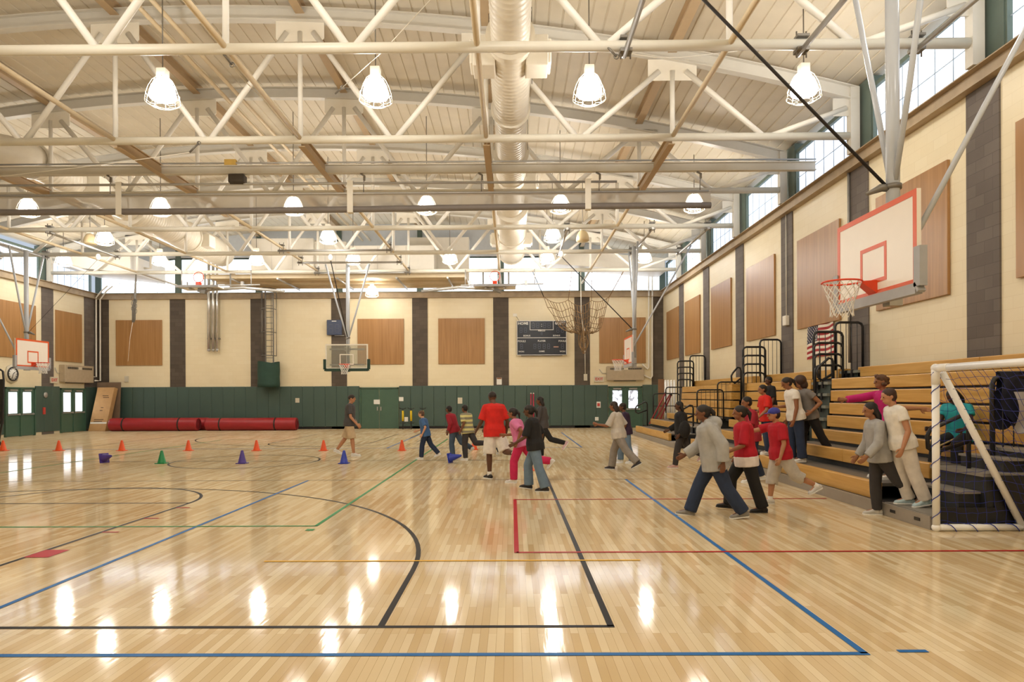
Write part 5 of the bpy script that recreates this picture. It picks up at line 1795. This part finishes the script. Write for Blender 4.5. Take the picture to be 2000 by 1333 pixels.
def solid(mb, name, m_, parent, vox, smooth=4):
    """fuse overlapping closed shapes into one continuous skin"""
    me = bpy.data.meshes.new(name)
    org = parent.location
    me.from_pydata([(x - org.x, y - org.y, z - org.z) for x, y, z in mb.v], [], mb.f)
    bm = bmesh.new(); bm.from_mesh(me)
    bmesh.ops.recalc_face_normals(bm, faces=bm.faces)
    bm.to_mesh(me); bm.free()
    o = bpy.data.objects.new(name, me)
    COL.objects.link(o)
    r = o.modifiers.new('r', 'REMESH'); r.mode = 'VOXEL'; r.voxel_size = vox; r.use_smooth_shade = True
    s = o.modifiers.new('s', 'SMOOTH'); s.iterations = smooth; s.factor = .5
    dg = bpy.context.evaluated_depsgraph_get()
    new = bpy.data.meshes.new_from_object(o.evaluated_get(dg))
    o.modifiers.clear()
    o.data = new
    new.name = name
    new.materials.clear(); new.materials.append(m_)
    o.parent = parent
    return o
CLOTH = lambda n, c, **k: mat(n, c, .85, var=k.pop('var', .12), scale=k.pop('scale', 9), bump=.25, **k)
def stripes(name, c1, c2, period):
    m = bpy.data.materials.new(name); m.use_nodes = True
    nt = m.node_tree; b = nt.nodes['Principled BSDF']
    tc = nt.nodes.new('ShaderNodeTexCoord'); wv = nt.nodes.new('ShaderNodeTexWave')
    wv.bands_direction = 'Z'; wv.inputs['Scale'].default_value = .314 / period; wv.inputs['Distortion'].default_value = .6; wv.inputs['Detail Scale'].default_value = 2
    nt.links.new(tc.outputs['Object'], wv.inputs['Vector'])
    r = nt.nodes.new('ShaderNodeValToRGB'); r.color_ramp.elements[0].position = .42; r.color_ramp.elements[1].position = .55
    r.color_ramp.elements[0].color = lin(c1); r.color_ramp.elements[1].color = lin(c2)
    nt.links.new(wv.outputs['Fac'], r.inputs['Fac']); nt.links.new(r.outputs['Color'], b.inputs['Base Color'])
    b.inputs['Roughness'].default_value = .85
    return m
M_eye = mat('dark_eye', '191210', .2, var=0)
def person(label, foot, h, yaw, legs, arms, lean=5, side=0, twist=0, head=(0, 0), support='L', skin='8d5b3e', hair=('short', '1d1512'), top=None, bottom=None, shoes=('ededea', 'f6f6f4'), bulk=1.0, seated=None, extra=None):
    g = lambda d: math.radians(d)
    Z = Matrix.Rotation(g(yaw), 3, 'Z')
    Rt = Matrix.Rotation(g(twist), 3, 'Z') @ Matrix.Rotation(-g(lean), 3, 'X') @ Matrix.Rotation(g(side), 3, 'Y')
    headH = .13 * h + .03 * (1.75 - h)
    J = {}
    pel = V((0, 0, 0))
    for k, s in (('L', -1), ('R', 1)):
        fl, kn, ab, fp = legs[k]
        hip = V((s * .05 * h * (bulk ** .5), 0, -.005 * h))
        def dirv(a, b): return V((s * math.sin(g(b)), math.sin(g(a)) * math.cos(g(b)), -math.cos(g(a)) * math.cos(g(b))))
        knee = hip + dirv(fl, ab) * .24 * h
        ank = knee + dirv(fl - kn, ab * .3) * .232 * h
        J['hip' + k], J['knee' + k], J['ank' + k] = hip, knee, ank
        f = V((s * .12, math.cos(g(fp)), math.sin(g(fp)))).normalized()
        u = V((0, -math.sin(g(fp)), math.cos(g(fp)))); u = (u - f * u.dot(f)).normalized()
        J['ff' + k], J['fu' + k] = f, u
        J['sole' + k] = min((ank - u * .045 * h + f * .1 * h).z, (ank - u * .045 * h - f * .035 * h).z)
        sp = Rt @ V((s * .103 * h * bulk ** .5, 0, .277 * h))
        af, aa, ae = arms[k]
        def adir(a, b): return Rt @ V((s * math.sin(g(b)), math.sin(g(a)) * math.cos(g(b)), -math.cos(g(a)) * math.cos(g(b))))
        el = sp + adir(af, aa) * .172 * h
        wr_ = el + adir(af + ae, aa * .5 - 4) * .145 * h
        J['sh' + k], J['el' + k], J['wr' + k] = sp, el, wr_
        J['hd' + k] = adir(af + ae + 8, aa * .4 - 4)
    if seated is None:
        dz = -J['sole' + support]
        anchor = J['ank' + support] + J['ff' + support] * .05 * h
    else:
        dz = seated; anchor = pel
    off = V((-anchor.x, -anchor.y, dz))
    def T(p): return Z @ (V(p) + off) + V(foot)
    def D(d): return Z @ V(d)
    root = thing('person', V((foot[0], foot[1], foot[2])), label, 'person', None)
    sx, fx = D(Rt @ V((1, 0, 0))), D(Rt @ V((0, 1, 0)))
    px, py_ = D((1, 0, 0)), D((0, 1, 0))
    def spine(s): return T(Rt @ V((0, 0, s * h)))
    bk = bulk
    SEC = [(-.045, .055, .05), (-.02, .088, .064), (.03, .098, .07), (.085, .088, .062), (.14, .083, .058), (.2, .093, .063), (.255, .1, .062), (.29, .085, .05), (.312, .045, .036)]
    hc = None
    neck0 = spine(.30)
    Rh = Rt @ Matrix.Rotation(g(head[1]), 3, 'Z') @ Matrix.Rotation(-g(head[0]), 3, 'X')
    if lean > 15: Rh = Matrix.Rotation(g(lean * .6), 3, 'X') @ Rh
    hcl = Rt @ V((0, .012 * h, .335 * h)) + Rh @ V((0, .01 * h, .47 * headH))
    def H(p): return T(hcl + Rh @ (V(p) * headH))
    RH = Z @ Rh
    # ---- body
    m = MB()
    loft(m, [(spine(s), sx * a * h * bk, fx * b * h * bk) for s, a, b in SEC])
    for k, s in (('L', -1), ('R', 1)):
        limb(m, [T(J['hip' + k]), T(J['knee' + k])], [.05 * h * bk, .033 * h * bk ** .5])
        limb(m, [T(J['knee' + k]), T(J['knee' + k].lerp(J['ank' + k], .3)), T(J['ank' + k])], [.033 * h * bk ** .5, .034 * h * bk ** .5, .021 * h])
        a = T(J['ank' + k]); f = D(J['ff' + k]); u = D(J['fu' + k])
        limb(m, [a, a + f * .08 * h - u * .022 * h], [.02 * h, .017 * h])
        limb(m, [T(J['sh' + k]), T(J['el' + k])], [.031 * h * bk, .022 * h * bk ** .5])
        limb(m, [T(J['el' + k]), T(J['el' + k].lerp(J['wr' + k], .3)), T(J['wr' + k])], [.022 * h * bk ** .5, .022 * h, .0145 * h])
        # hand: palm, four fingers of different length and a thumb
        w0 = T(J['wr' + k]); d = D(J['hd' + k]).normalized()
        nrm = (sx * s); nrm = (nrm - d * nrm.dot(d)).normalized()
        acr = d.cross(nrm).normalized() * s
        if acr.dot(fx) < 0: acr = -acr
        loft(m, [(w0 - d * .004 * h, acr * .014 * h, nrm * .011 * h), (w0 + d * .018 * h, acr * .02 * h, nrm * .010 * h), (w0 + d * .05 * h, acr * .023 * h, nrm * .009 * h), (w0 + d * .056 * h, acr * .02 * h, nrm * .006 * h)], 10)
        for i, L in enumerate((.036, .041, .038, .029)):
            b0 = w0 + d * .05 * h + acr * (.0165 - .011 * i) * h
            b1 = b0 + (d * .9 - nrm * .25) .normalized() * L * .5 * h
            b2 = b1 + (d * .65 - nrm * .7).normalized() * L * .5 * h
            limb(m, [b0, b1, b2], [.0056 * h, .0052 * h, .0045 * h], n=7)
        t0 = w0 + d * .015 * h + acr * .017 * h
        t1 = t0 + (d * .7 + acr * .7).normalized() * .022 * h
        t2 = t1 + (d * .95 + acr * .1).normalized() * .02 * h
        limb(m, [t0, t1, t2], [.0072 * h, .0064 * h, .0052 * h], n=7)
    limb(m, [neck0, T(hcl + Rh @ V((0, -.04 * headH, -.25 * headH)))], [.032 * h, .028 * h])
    m.ball(H((0, -.03, .08)), V((.345, .43, .415)) * headH, 18, 12, M=RH)
    m.ball(H((0, .12, -.2)), V((.255, .26, .285)) * headH, 14, 10, M=RH)
    limb(m, [H((0, .38, .06)), H((0, .455, -.07))], [.035 * headH, .062 * headH], n=8)
    m.ball(H((0, .36, -.25)), V((.1, .05, .045)) * headH, 10, 6, M=RH)
    for s in (-1, 1):
        m.ball(H((s * .345, -.04, -.02)), V((.035, .075, .12)) * headH, 10, 8, M=RH)
    body = solid(m, 'body', mat('skin_' + skin, skin, .5, var=.06), root, .0075, 3)
    for s in (-1, 1):
        e = MB(); e.ball(H((s * .14, .372, .03)), V((.055, .03, .035)) * headH, 10, 6, M=RH); e.build('eye', M_eye, root)
    e = MB(); e.ball(H((0, .405, -.25)), V((.09, .02, .022)) * headH, 10, 6, M=RH); e.build('mouth', mat('lip_tone', '8a4a42', .5, var=0), root)
    # ---- hair
    st, hcx = hair
    m = MB()
    if st == 'buzz':
        m.ball(H((0, -.045, .11)), V((.36, .44, .405)) * headH, 18, 12, M=RH)
    else:
        m.ball(H((0, -.075, .15)), V((.375, .44, .385)) * headH, 18, 12, M=RH)
        m.ball(H((0, -.17, -.02)), V((.35, .33, .36)) * headH, 16, 10, M=RH)
    if st == 'long':
        for a in (-.2, -.07, .07, .2):
            limb(m, [H((a * 1.1, -.2, .1)), H((a * 1.6, -.36, -.4)), H((a * 1.5, -.42, -1.0))], [.2 * headH, .17 * headH, .07 * headH], n=10)
    if st == 'pony':
        m.ball(H((0, -.48, .2)), V((.14, .12, .14)) * headH, 10, 8, M=RH)
        limb(m, [H((0, -.5, .18)), H((0, -.68, -.1)), H((0, -.66, -.6))], [.12 * headH, .15 * headH, .05 * headH], n=10)
    if st == 'bun':
        m.ball(H((0, -.42, .42)), V((.2, .2, .2)) * headH, 12, 8, M=RH)
    if st == 'afro':
        m.ball(H((0, -.16, .16)), V((.55, .52, .5)) * headH, 16, 12, M=RH)
        m.ball(H((0, -.3, -.25)), V((.5, .4, .45)) * headH, 16, 12, M=RH)
    if st == 'curly':
        random.seed(len(label))
        for q in range(26):
            a = random.uniform(0, 2 * PI); zz = random.uniform(-.25, .5)
            r = math.sqrt(max(.05, 1 - (zz - .1) ** 2 * 2.2)) * .4
            p = V((r * math.cos(a), r * math.sin(a) - .1, zz))
            if p.y > .2 and zz < .2: continue
            m.ball(H(p), .13 * headH, 8, 6)
    solid(m, 'hair', mat('hair_' + hcx, hcx, .6, var=.25, scale=40), root, .010, 3)
    # ---- trousers / shorts
    if bottom:
        bm_, blen, loose, flare = bottom
        m = MB()
        e = .010 + loose
        loft(m, [(spine(-.055), sx * .06 * h * bk, fx * .055 * h * bk)] + [(spine(s), sx * (a + e) * h * bk, fx * (b + e) * h * bk) for s, a, b in SEC[1:4]])
        for k in 'LR':
            hp, kn, an = T(J['hip' + k]), T(J['knee' + k]), T(J['ank' + k])
            if blen <= 1:
                q = hp.lerp(kn, blen)
                limb(m, [hp, q], [(.052 + e) * h * bk, (.052 + e + flare) * h * bk ** .6], ra=True, rb=False)
            else:
                q = kn.lerp(an, blen - 1)
                limb(m, [hp, kn], [(.05 + e) * h * bk, (.034 + e) * h * bk ** .5])
                limb(m, [kn, kn.lerp(an, .35), q], [(.034 + e) * h * bk ** .5, (.035 + e) * h * bk ** .5, (.026 + e + flare) * h], rb=False)
        solid(m, 'shorts' if blen <= 1.15 else 'trousers', bm_, root, .012, 3)
    # ---- shirt
    if top:
        tm, slen, hem, loose, opts = top
        m = MB()
        e = .012 + loose
        bl = (.010 + bottom[2]) if bottom else .0
        hx, hy = .112 + bl + .006, .076 + bl + .008
        S = [(s, a, b) for s, a, b in SEC if s > hem]
        first = [(hem, .1, .072)]
        lo = [(spine(hem), sx * max(.1 + e * 1.1, hx) * h * bk, fx * max(.072 + e * 1.1, hy) * h * bk)]
        loft(m, lo + [(spine(s), sx * max(max(a, .09 if s < .25 else 0) + e, hx if s < .06 else 0) * h * bk, fx * max(max(b, .064 if s < .25 else 0) + e, hy if s < .06 else 0) * h * bk) for s, a, b in S[:-1]] + [(spine(.315), sx * .05 * h, fx * .042 * h)])
        for k in 'LR':
            sh, el, wr_ = T(J['sh' + k]), T(J['el' + k]), T(J['wr' + k])
            limb(m, [spine(.272), sh], [.026 * h * bk, (.028 + e * .3) * h]); limb(m, [spine(.302), sh.lerp(spine(.302), .25)], [.028 * h, (.026 + e * .4) * h])
            if slen <= 1:
                limb(m, [sh, sh.lerp(el, slen)], [(.030 + e * .35) * h * bk, (.030 + e * .7) * h * bk ** .6], rb=False)
            else:
                limb(m, [sh, el], [(.030 + e * .4) * h * bk, (.024 + e * .8) * h])
                limb(m, [el, el.lerp(wr_, slen - 1)], [(.024 + e * .8) * h, (.018 + e * .8) * h], rb=False)
        if 'hood' in opts:
            m.ball(T(Rt @ V((0, -.055 * h, .30 * h))), (.07 * h, .07 * h, .06 * h), 12, 8)
            limb(m, [T(Rt @ V((s * .05 * h, .0, .315 * h))) for s in (-1, 1)], [.03 * h, .03 * h])
        solid(m, 'shirt' if 'hood' not in opts else 'hooded_sweatshirt', tm, root, .012, 3)
        if 'white_front' in opts:
            m = MB()
            loft(m, [(spine(s), sx * max(.1 + e * 1.25, hx + .004) * h * bk, fx * max(.072 + e * 1.25, hy + .004) * h * bk) for s in (hem - .004, hem + .04, hem + .09)])
            solid(m, 'white_panel', CLOTH('white_jersey', 'e8dedc'), root, .012, 2)
        if 'belt' in opts:
            m = MB()
            loft(m, [(spine(s), sx * (.108 + .012) * h * bk, fx * (.077 + .012) * h * bk) for s in (.028, .05)])
            m.build('belt', opts['belt'], root)
    # ---- shoes
    for k, s in (('L', -1), ('R', 1)):
        a = T(J['ank' + k]); f = D(J['ff' + k]); u = D(J['fu' + k]); w_ = f.cross(u).normalized()
        m = MB(); b0 = a - u * .045 * h
        loft(m, [(b0 + f * x * h + u * z * h, w_ * hw * h, u * hz * h) for x, hw, z, hz in ((-.045, .012, .022, .012), (-.036, .022, .026, .022), (-.01, .024, .032, .03), (.03, .024, .03, .026), (.07, .028, .022, .018), (.1, .026, .018, .014), (.114, .015, .014, .009))], 14)
        limb(m, [a - u * .02 * h, a + u * .008 * h], [.027 * h, .026 * h], rb=False)
        sh_ = solid(m, 'shoe', mat('shoe_' + shoes[0], shoes[0], .55, var=.05), root, .008, 2)
        m = MB()
        ring = [(-.046, 0), (-.04, .016), (-.02, .024), (.03, .024), (.07, .03), (.1, .027), (.116, .014), (.118, 0), (.116, -.014), (.1, -.027), (.07, -.03), (.03, -.024), (-.02, -.024), (-.04, -.016)]
        vs = [b0 + f * x * h + w_ * y * h for x, y in ring] + [b0 + f * x * h + w_ * y * h + u * .011 * h for x, y in ring]
        n = len(ring)
        m.add(vs, [(i, (i + 1) % n, n + (i + 1) % n, n + i) for i in range(n)] + [tuple(reversed(range(n))), tuple(range(n, 2 * n))])
        m.build('shoe_sole', mat('sole_' + shoes[1], shoes[1], .6, var=.03), sh_)
        if len(shoes) > 2:
            m = MB(); limb(m, [a - u * .005 * h, a.lerp(T(J['knee' + k]), .16)], [.027 * h, .026 * h], rb=False)
            solid(m, 'sock', mat('sock_' + shoes[2], shoes[2], .9, var=.05), root, .008, 2)
    if extra:
        extra(root, T, H, RH, headH, h, spine, sx, fx, J)
    return root
def FP(px, py, z=0.0):
    p = F(px, py, z); return V((p.x, p.y, z))
def cap_extra(col, brim=True):
    def ex(root, T, H, RH, hh, h, *a):
        m = MB(); m.ball(H((0, -.06, .2)), V((.4, .46, .34)) * hh, 16, 10, M=RH)
        solid(m, 'cap', mat('cap_' + col, col, .8), root, .01, 2)
        m = MB(); m.ball(H((0, .46, .16)), V((.26, .24, .03)) * hh, 14, 6, M=RH); m.build('cap_brim', mat('cap_' + col, col, .8), root)
        m = MB(); m.ball(H((.3, .12, .2)), V((.12, .2, .06)) * hh, 10, 6, M=RH); m.build('cap_badge', M_white, root)
    return ex
jean_d, jean_l, jean_m = CLOTH('dark_denim', '27344f'), CLOTH('light_denim', '6c8299'), CLOTH('mid_denim', '4b5d74')
blk, chr_ = CLOTH('black_cloth', '1b1a1c'), CLOTH('charcoal_cloth', '3a3739')
khaki = CLOTH('khaki_cloth', 'c9b291'); wht = CLOTH('white_cotton', 'e9e4dc'); gry = CLOTH('heather_grey', 'a6a4a2'); lgry = CLOTH('pale_grey_cotton', 'c4bdb4')
red1, red2, red3 = CLOTH('bright_red_cotton', 'd3251d'), CLOTH('deep_red_cotton', 'b31428'), CLOTH('maroon_cotton', '9c1f30')
pink, hpink = CLOTH('pink_cotton', 'd97aa8'), CLOTH('hot_pink_cotton', 'cf2a5d'); teal = CLOTH('teal_cotton', '2ba3ad'); mag = CLOTH('magenta_cotton', 'c01f74')
blu = CLOTH('blue_cotton', '44699b'); purp = CLOTH('dark_purple_cotton', '35233f'); dgry = CLOTH('dark_grey_cotton', '4a4749')
RUN = {'L': (25, 25, 15), 'R': (-25, 20, 70)}
# man in khaki shorts, side on
person('man in dark grey tee and khaki shorts walking past the blue cone', FP(697, 892), 1.77, -88, {'R': (12, 6, 3, 0), 'L': (-20, 16, 3, -22)}, {'R': (12, 8, 30), 'L': (6, 10, 25)}, lean=2, support='R', skin='b98463', hair=('buzz', '2a1d16'),
       top=(dgry, .75, -.04, .006, {}), bottom=(khaki, .98, .004, .006), shoes=('e4e2de', 'f2f2ee'))
person('small boy in blue tee and dark jeans running beside the orange cone', FP(818, 898), 1.32, 82, {'L': (14, 10, 3, 0), 'R': (-22, 20, 4, -20)}, {'L': (-20, 15, 55), 'R': (20, 12, 55)}, lean=10, support='L', skin='d6a27f', hair=('short', '5e4431'),
       top=(blu, .8, -.06, .014, {}), bottom=(jean_d, 2, .006, .004))
person('child in dark red top and jeans leaning into a run', FP(880, 897), 1.46, 62, {'L': (6, 14, 3, 0), 'R': (-26, 40, 4, -35)}, {'L': (-15, 14, 50), 'R': (15, 12, 55)}, lean=17, support='L', skin='6f4630', hair=('short', '17110f'),
       top=(red3, 1.9, -.05, .01, {}), bottom=(jean_m, 2, .006, .004))
person('child in yellow and grey striped tee running away', FP(905, 900), 1.47, 50, {'L': (4, 10, 3, 0), 'R': (-30, 62, 5, -50)}, {'L': (-25, 16, 60), 'R': (22, 14, 60)}, lean=8, support='L', skin='7a4e36', hair=('short', '17110f'),
       top=(stripes('striped_knit', 'd9d18e', '8d8874', .115), .85, -.05, .016, {}), bottom=(chr_, 2, .006, .0))
person('child mostly hidden behind the man in the red tee', FP(950, 890), 1.48, 40, {'L': (5, 5, 3, 0), 'R': (-10, 20, 3, -10)}, {'L': (0, 10, 30), 'R': (0, 10, 30)}, skin='6f4630', hair=('short', '17110f'), top=(gry, .8, -.03, .008, {}), bottom=(jean_d, 2, .006, 0))
def man_socks(*a): pass
person('big man in bright red tee and white shorts seen from behind', FP(952, 935), 1.8, 25, {'L': (2, 6, 3, 0), 'R': (-26, 64, 8, -60)}, {'L': (8, 16, 45), 'R': (-6, 18, 35)}, lean=4, head=(12, 0), support='L', skin='5d3c2a', hair=('buzz', '241813'),
       top=(red1, .85, -.055, .012, {}), bottom=(wht, .98, .006, .008), shoes=('1d1b1b', 'e9e9e6', 'f0efec'), bulk=.98)
person('girl in pink top and hot pink trousers running', FP(996, 944), 1.5, 72, {'L': (20, 20, 3, 0), 'R': (-34, 50, 4, -50)}, {'L': (-35, 20, 70), 'R': (30, 14, 70)}, lean=16, support='L', skin='8d5b3e', hair=('pony', '1d1411'),
       top=(pink, .8, -.05, .014, {}), bottom=(hpink, 2, .008, .004))
person('child in black top and light blue jeans stepping across the black line', FP(1056, 961), 1.56, 72, {'L': (-14, 4, 3, 0), 'R': (26, 28, 3, 5)}, {'L': (20, 12, 45), 'R': (-20, 12, 40)}, lean=8, support='L', skin='5d3c2a', hair=('pony', '17110f'),
       top=(blk, 1.0, -.05, .012, {}), bottom=(jean_l, 2, .008, .012), shoes=('232024', 'dcdad6'))
person('tall girl in dark grey top and black leggings kicking one pink shoe back', FP(1052, 896), 1.68, 78, {'L': (-34, 42, 4, -55), 'R': (10, 12, 3, 0)}, {'L': (15, 14, 60), 'R': (-15, 14, 60)}, lean=4, support='R', skin='6f4630', hair=('long', '1d1411'),
       top=(dgry, 1.6, -.04, .008, {}), bottom=(blk, 2, .0, 0), shoes=('d9b6bd', 'eeeae6'))
person('person in pale grey top and grey trousers striding along the blue line', FP(1189, 917), 1.6, 60, {'R': (24, 16, 3, 0), 'L': (-32, 14, 4, -30)}, {'L': (30, 16, 75), 'R': (-20, 14, 60)}, lean=8, support='R', skin='8d5b3e', hair=('long', '2a1c15'),
       top=(lgry, 1.0, -.06, .012, {}), bottom=(CLOTH('warm_grey_cotton', '8f8882'), 2, .01, .008), shoes=('33313a', 'd6d4d0'))
person('child in dark purple top and pale jeans behind the person in grey', FP(1229, 906), 1.52, 84, {'L': (-6, 10, 3, 0), 'R': (22, 22, 3, 5)}, {'L': (10, 12, 45), 'R': (-10, 12, 45)}, lean=6, support='L', skin='6f4630', hair=('short', '1d1411'),
       top=(purp, 1.9, -.05, .012, {}), bottom=(jean_l, 2, .008, .008))
def bag(root, T, H, RH, hh, h, spine, sx, fx, J):
    c = spine(.06) - sx * .16 * h
    m = MB(); m.ball(c - fx * .05, (.13, .13, .2), 14, 10); solid(m, 'shoulder_bag', blk, root, .014, 3)
person('girl dressed in black with a dark bag in front of the far bleachers', FP(1312, 915), 1.56, 82, {'L': (16, 8, 3, 0), 'R': (-24, 40, 3, -35)}, {'L': (-10, 12, 40), 'R': (15, 12, 45)}, lean=2, support='L', skin='5d3c2a', hair=('long', '120e0d'),
       top=(blk, 1.9, -.07, .02, {}), bottom=(chr_, 2, .004, 0), shoes=('cfa7a2', 'eeeae6'), extra=bag)
person('person in light grey hooded sweatshirt and blue jeans striding in front', FP(1440, 1014), 1.64, 84, {'L': (-22, 12, 4, -6), 'R': (27, 8, 4, 6)}, {'L': (-22, 18, 30), 'R': (25, 12, 40)}, lean=10, support='L', skin='6f4630', hair=('pony', '1a1311'),
       top=(CLOTH('light_grey_fleece', 'a9a8a7'), 1.95, -.085, .026, {'hood': 1}), bottom=(jean_d, 2, .012, .008), shoes=('8d8984', 'e6e4e0'))
person('girl in red jersey with white hem and black trousers beside the grey sweatshirt', FP(1479, 1002), 1.56, 84, {'L': (-14, 4, 3, 0), 'R': (30, 26, 3, 5)}, {'L': (15, 12, 55), 'R': (-15, 12, 50)}, lean=5, support='L', skin='8d5b3e', hair=('pony', '17110f'),
       top=(red2, 1.0, -.085, .014, {'white_front': 1}), bottom=(blk, 2, .01, .01), shoes=('17161a', '2a2a2c'))
person('boy in red tee, pale shorts and blue cap reaching an arm forward', FP(1494, 985), 1.5, 92, {'R': (14, 8, 3, 0), 'L': (-30, 34, 6, -24)}, {'R': (82, 8, 6), 'L': (6, 16, 18)}, lean=7, support='R', skin='b98463', hair=('short', '2a1d16'),
       top=(red2, .8, -.05, .016, {'belt': blk}), bottom=(lgry, 1.08, .016, .012), shoes=('d8d6d4', 'f2f0ec', 'f4f2ef'), extra=cap_extra('3a3f9a'))
person('boy in bright red tee standing on the bleacher step in the group', V((5.3, 14.35, .40)), 1.5, 92, {'L': (4, 6, 3, 0), 'R': (-4, 4, 3, 0)}, {'L': (15, 12, 40), 'R': (10, 12, 45)}, lean=6, skin='9b6a4b', hair=('short', '17110f'), top=(red1, .8, -.05, .014, {}), bottom=(jean_d, 2, .006, 0))
person('child in maroon tee between the red jersey girl and the bright red boy', V((4.42, 12.9, 0)), 1.66, 92, {'L': (8, 6, 3, 0), 'R': (-12, 10, 3, -8)}, {'L': (20, 12, 40), 'R': (-10, 12, 40)}, lean=6, skin='8d5b3e', hair=('short', '17110f'), top=(red3, .8, -.05, .012, {}), bottom=(jean_d, 2, .006, 0))
person('boy in black tee standing higher on the bleachers behind the group', V((5.93, 15.75, .70)), 1.4, 100, {'L': (4, 6, 3, 0), 'R': (0, 4, 3, 0)}, {'L': (5, 8, 15), 'R': (5, 8, 15)}, lean=2, skin='5d3c2a', hair=('short', '120e0d'), top=(blk, .9, -.05, .012, {}), bottom=(chr_, 2, .006, 0))
person('girl in white tee and dark jeans standing on the first bleacher plank', V((5.33, 12.75, .40)), 1.64, 92, {'L': (-4, 2, 3, 0), 'R': (6, 6, 3, 0)}, {'L': (10, 8, 14), 'R': (4, 8, 14)}, lean=11, head=(14, 0), skin='8d5b3e', hair=('pony', '1d1411'),
       top=(wht, .45, -.04, .006, {}), bottom=(jean_d, 2, .006, .014))
person('girl in grey top and black leggings with big brown hair behind the white tee girl', V((5.47, 13.1, .385)), 1.68, 96, {'R': (12, 12, 3, 0), 'L': (-24, 8, 4, -30)}, {'L': (-30, 14, 95), 'R': (40, 12, 60)}, lean=15, support='R', skin='9b6a4b', hair=('afro', '3a2418'),
       top=(CLOTH('mid_grey_cotton', '7d7977'), .45, -.03, .008, {}), bottom=(blk, 2, .002, 0), shoes=('a8a6ac', 'd8d6d4'))
person('girl in white tee and white trousers leaping down from the aisle step', V((5.32, 8.95, .178)), 1.62, 88, {'L': (-14, 8, 3, -8), 'R': (-4, 14, 4, 0)}, {'L': (2, 14, 30), 'R': (-82, 22, 6)}, lean=13, support='L', skin='b98463', hair=('short', '3b2419'),
       top=(wht, .5, -.04, .008, {'belt': hpink}), bottom=(CLOTH('white_fleece', 'ddd5cc'), 2, .008, .006), shoes=('bcd3dd', 'f2f2f0'))
person('girl in grey cardigan and charcoal trousers stepping off the bleachers', V((4.93, 9.42, 0)), 1.58, 86, {'R': (2, 6, 3, 0), 'L': (-30, 30, 3, -30)}, {'L': (20, 14, 30), 'R': (10, 12, 30)}, lean=8, support='R', skin='9b6a4b', hair=('long', '17110f'),
       top=(gry, 1.95, -.05, .01, {}), bottom=(chr_, 2, .004, .0), shoes=('c9c6c2', 'f0eeea'))
person('girl in magenta top with curly hair on the bleachers behind the white clad girl', V((5.6, 10.25, .385)), 1.6, 90, {'L': (2, 4, 3, 0), 'R': (8, 8, 3, 0)}, {'L': (10, 12, 30), 'R': (84, 6, 6)}, lean=6, skin='9b6a4b', hair=('curly', '5a3b26'),
       top=(mag, 1.9, -.04, .008, {}), bottom=(jean_d, 2, .006, 0))
def fol(root, T, H, RH, hh, h, spine, sx, fx, J):
    c = (T(J['kneeL']) + T(J['kneeR'])) / 2
    m = MB(); m.bar(c + V((-.18, -.05, -.06)), c + V((.22, .02, .10)), .03, .012); m.build('held_folder', mat('tan_folder', 'a98f5a', .6), root)
person('girl in teal tee sitting on the bleachers behind the goal net', V((6.5, 9.92, .957)), 1.56, 118, {'L': (78, 70, 10, 0), 'R': (80, 66, 8, 0)}, {'L': (30, 14, 60), 'R': (30, 12, 62)}, lean=14, head=(18, 0), skin='4a2f22', hair=('long', '15171f'),
       top=(teal, .45, -.04, .012, {}), bottom=(blk, 2, .006, .002), shoes=('c4c2c0', 'eeeeec'), seated=.085, extra=fol)
# ------------------------------------------------------------------ world, render look
w = bpy.data.worlds.new('daylight')
SC.world = w
w.use_nodes = True
w.node_tree.nodes['Background'].inputs[0].default_value = (.75, .85, 1, 1)
w.node_tree.nodes['Background'].inputs[1].default_value = .6
SC.view_settings.view_transform = 'Standard'
SC.view_settings.look = 'None'
SC.view_settings.exposure = 0.27
try:
    SC.cycles.use_denoising = True
    SC.cycles.adaptive_threshold = 0.02
    SC.cycles.max_bounces = 8
    SC.cycles.diffuse_bounces = 4
    SC.cycles.glossy_bounces = 3
    SC.cycles.transparent_max_bounces = 16
    SC.cycles.sample_clamp_indirect = 6
    SC.cycles.caustics_reflective = False
    SC.cycles.caustics_refractive = False
except Exception:
    pass
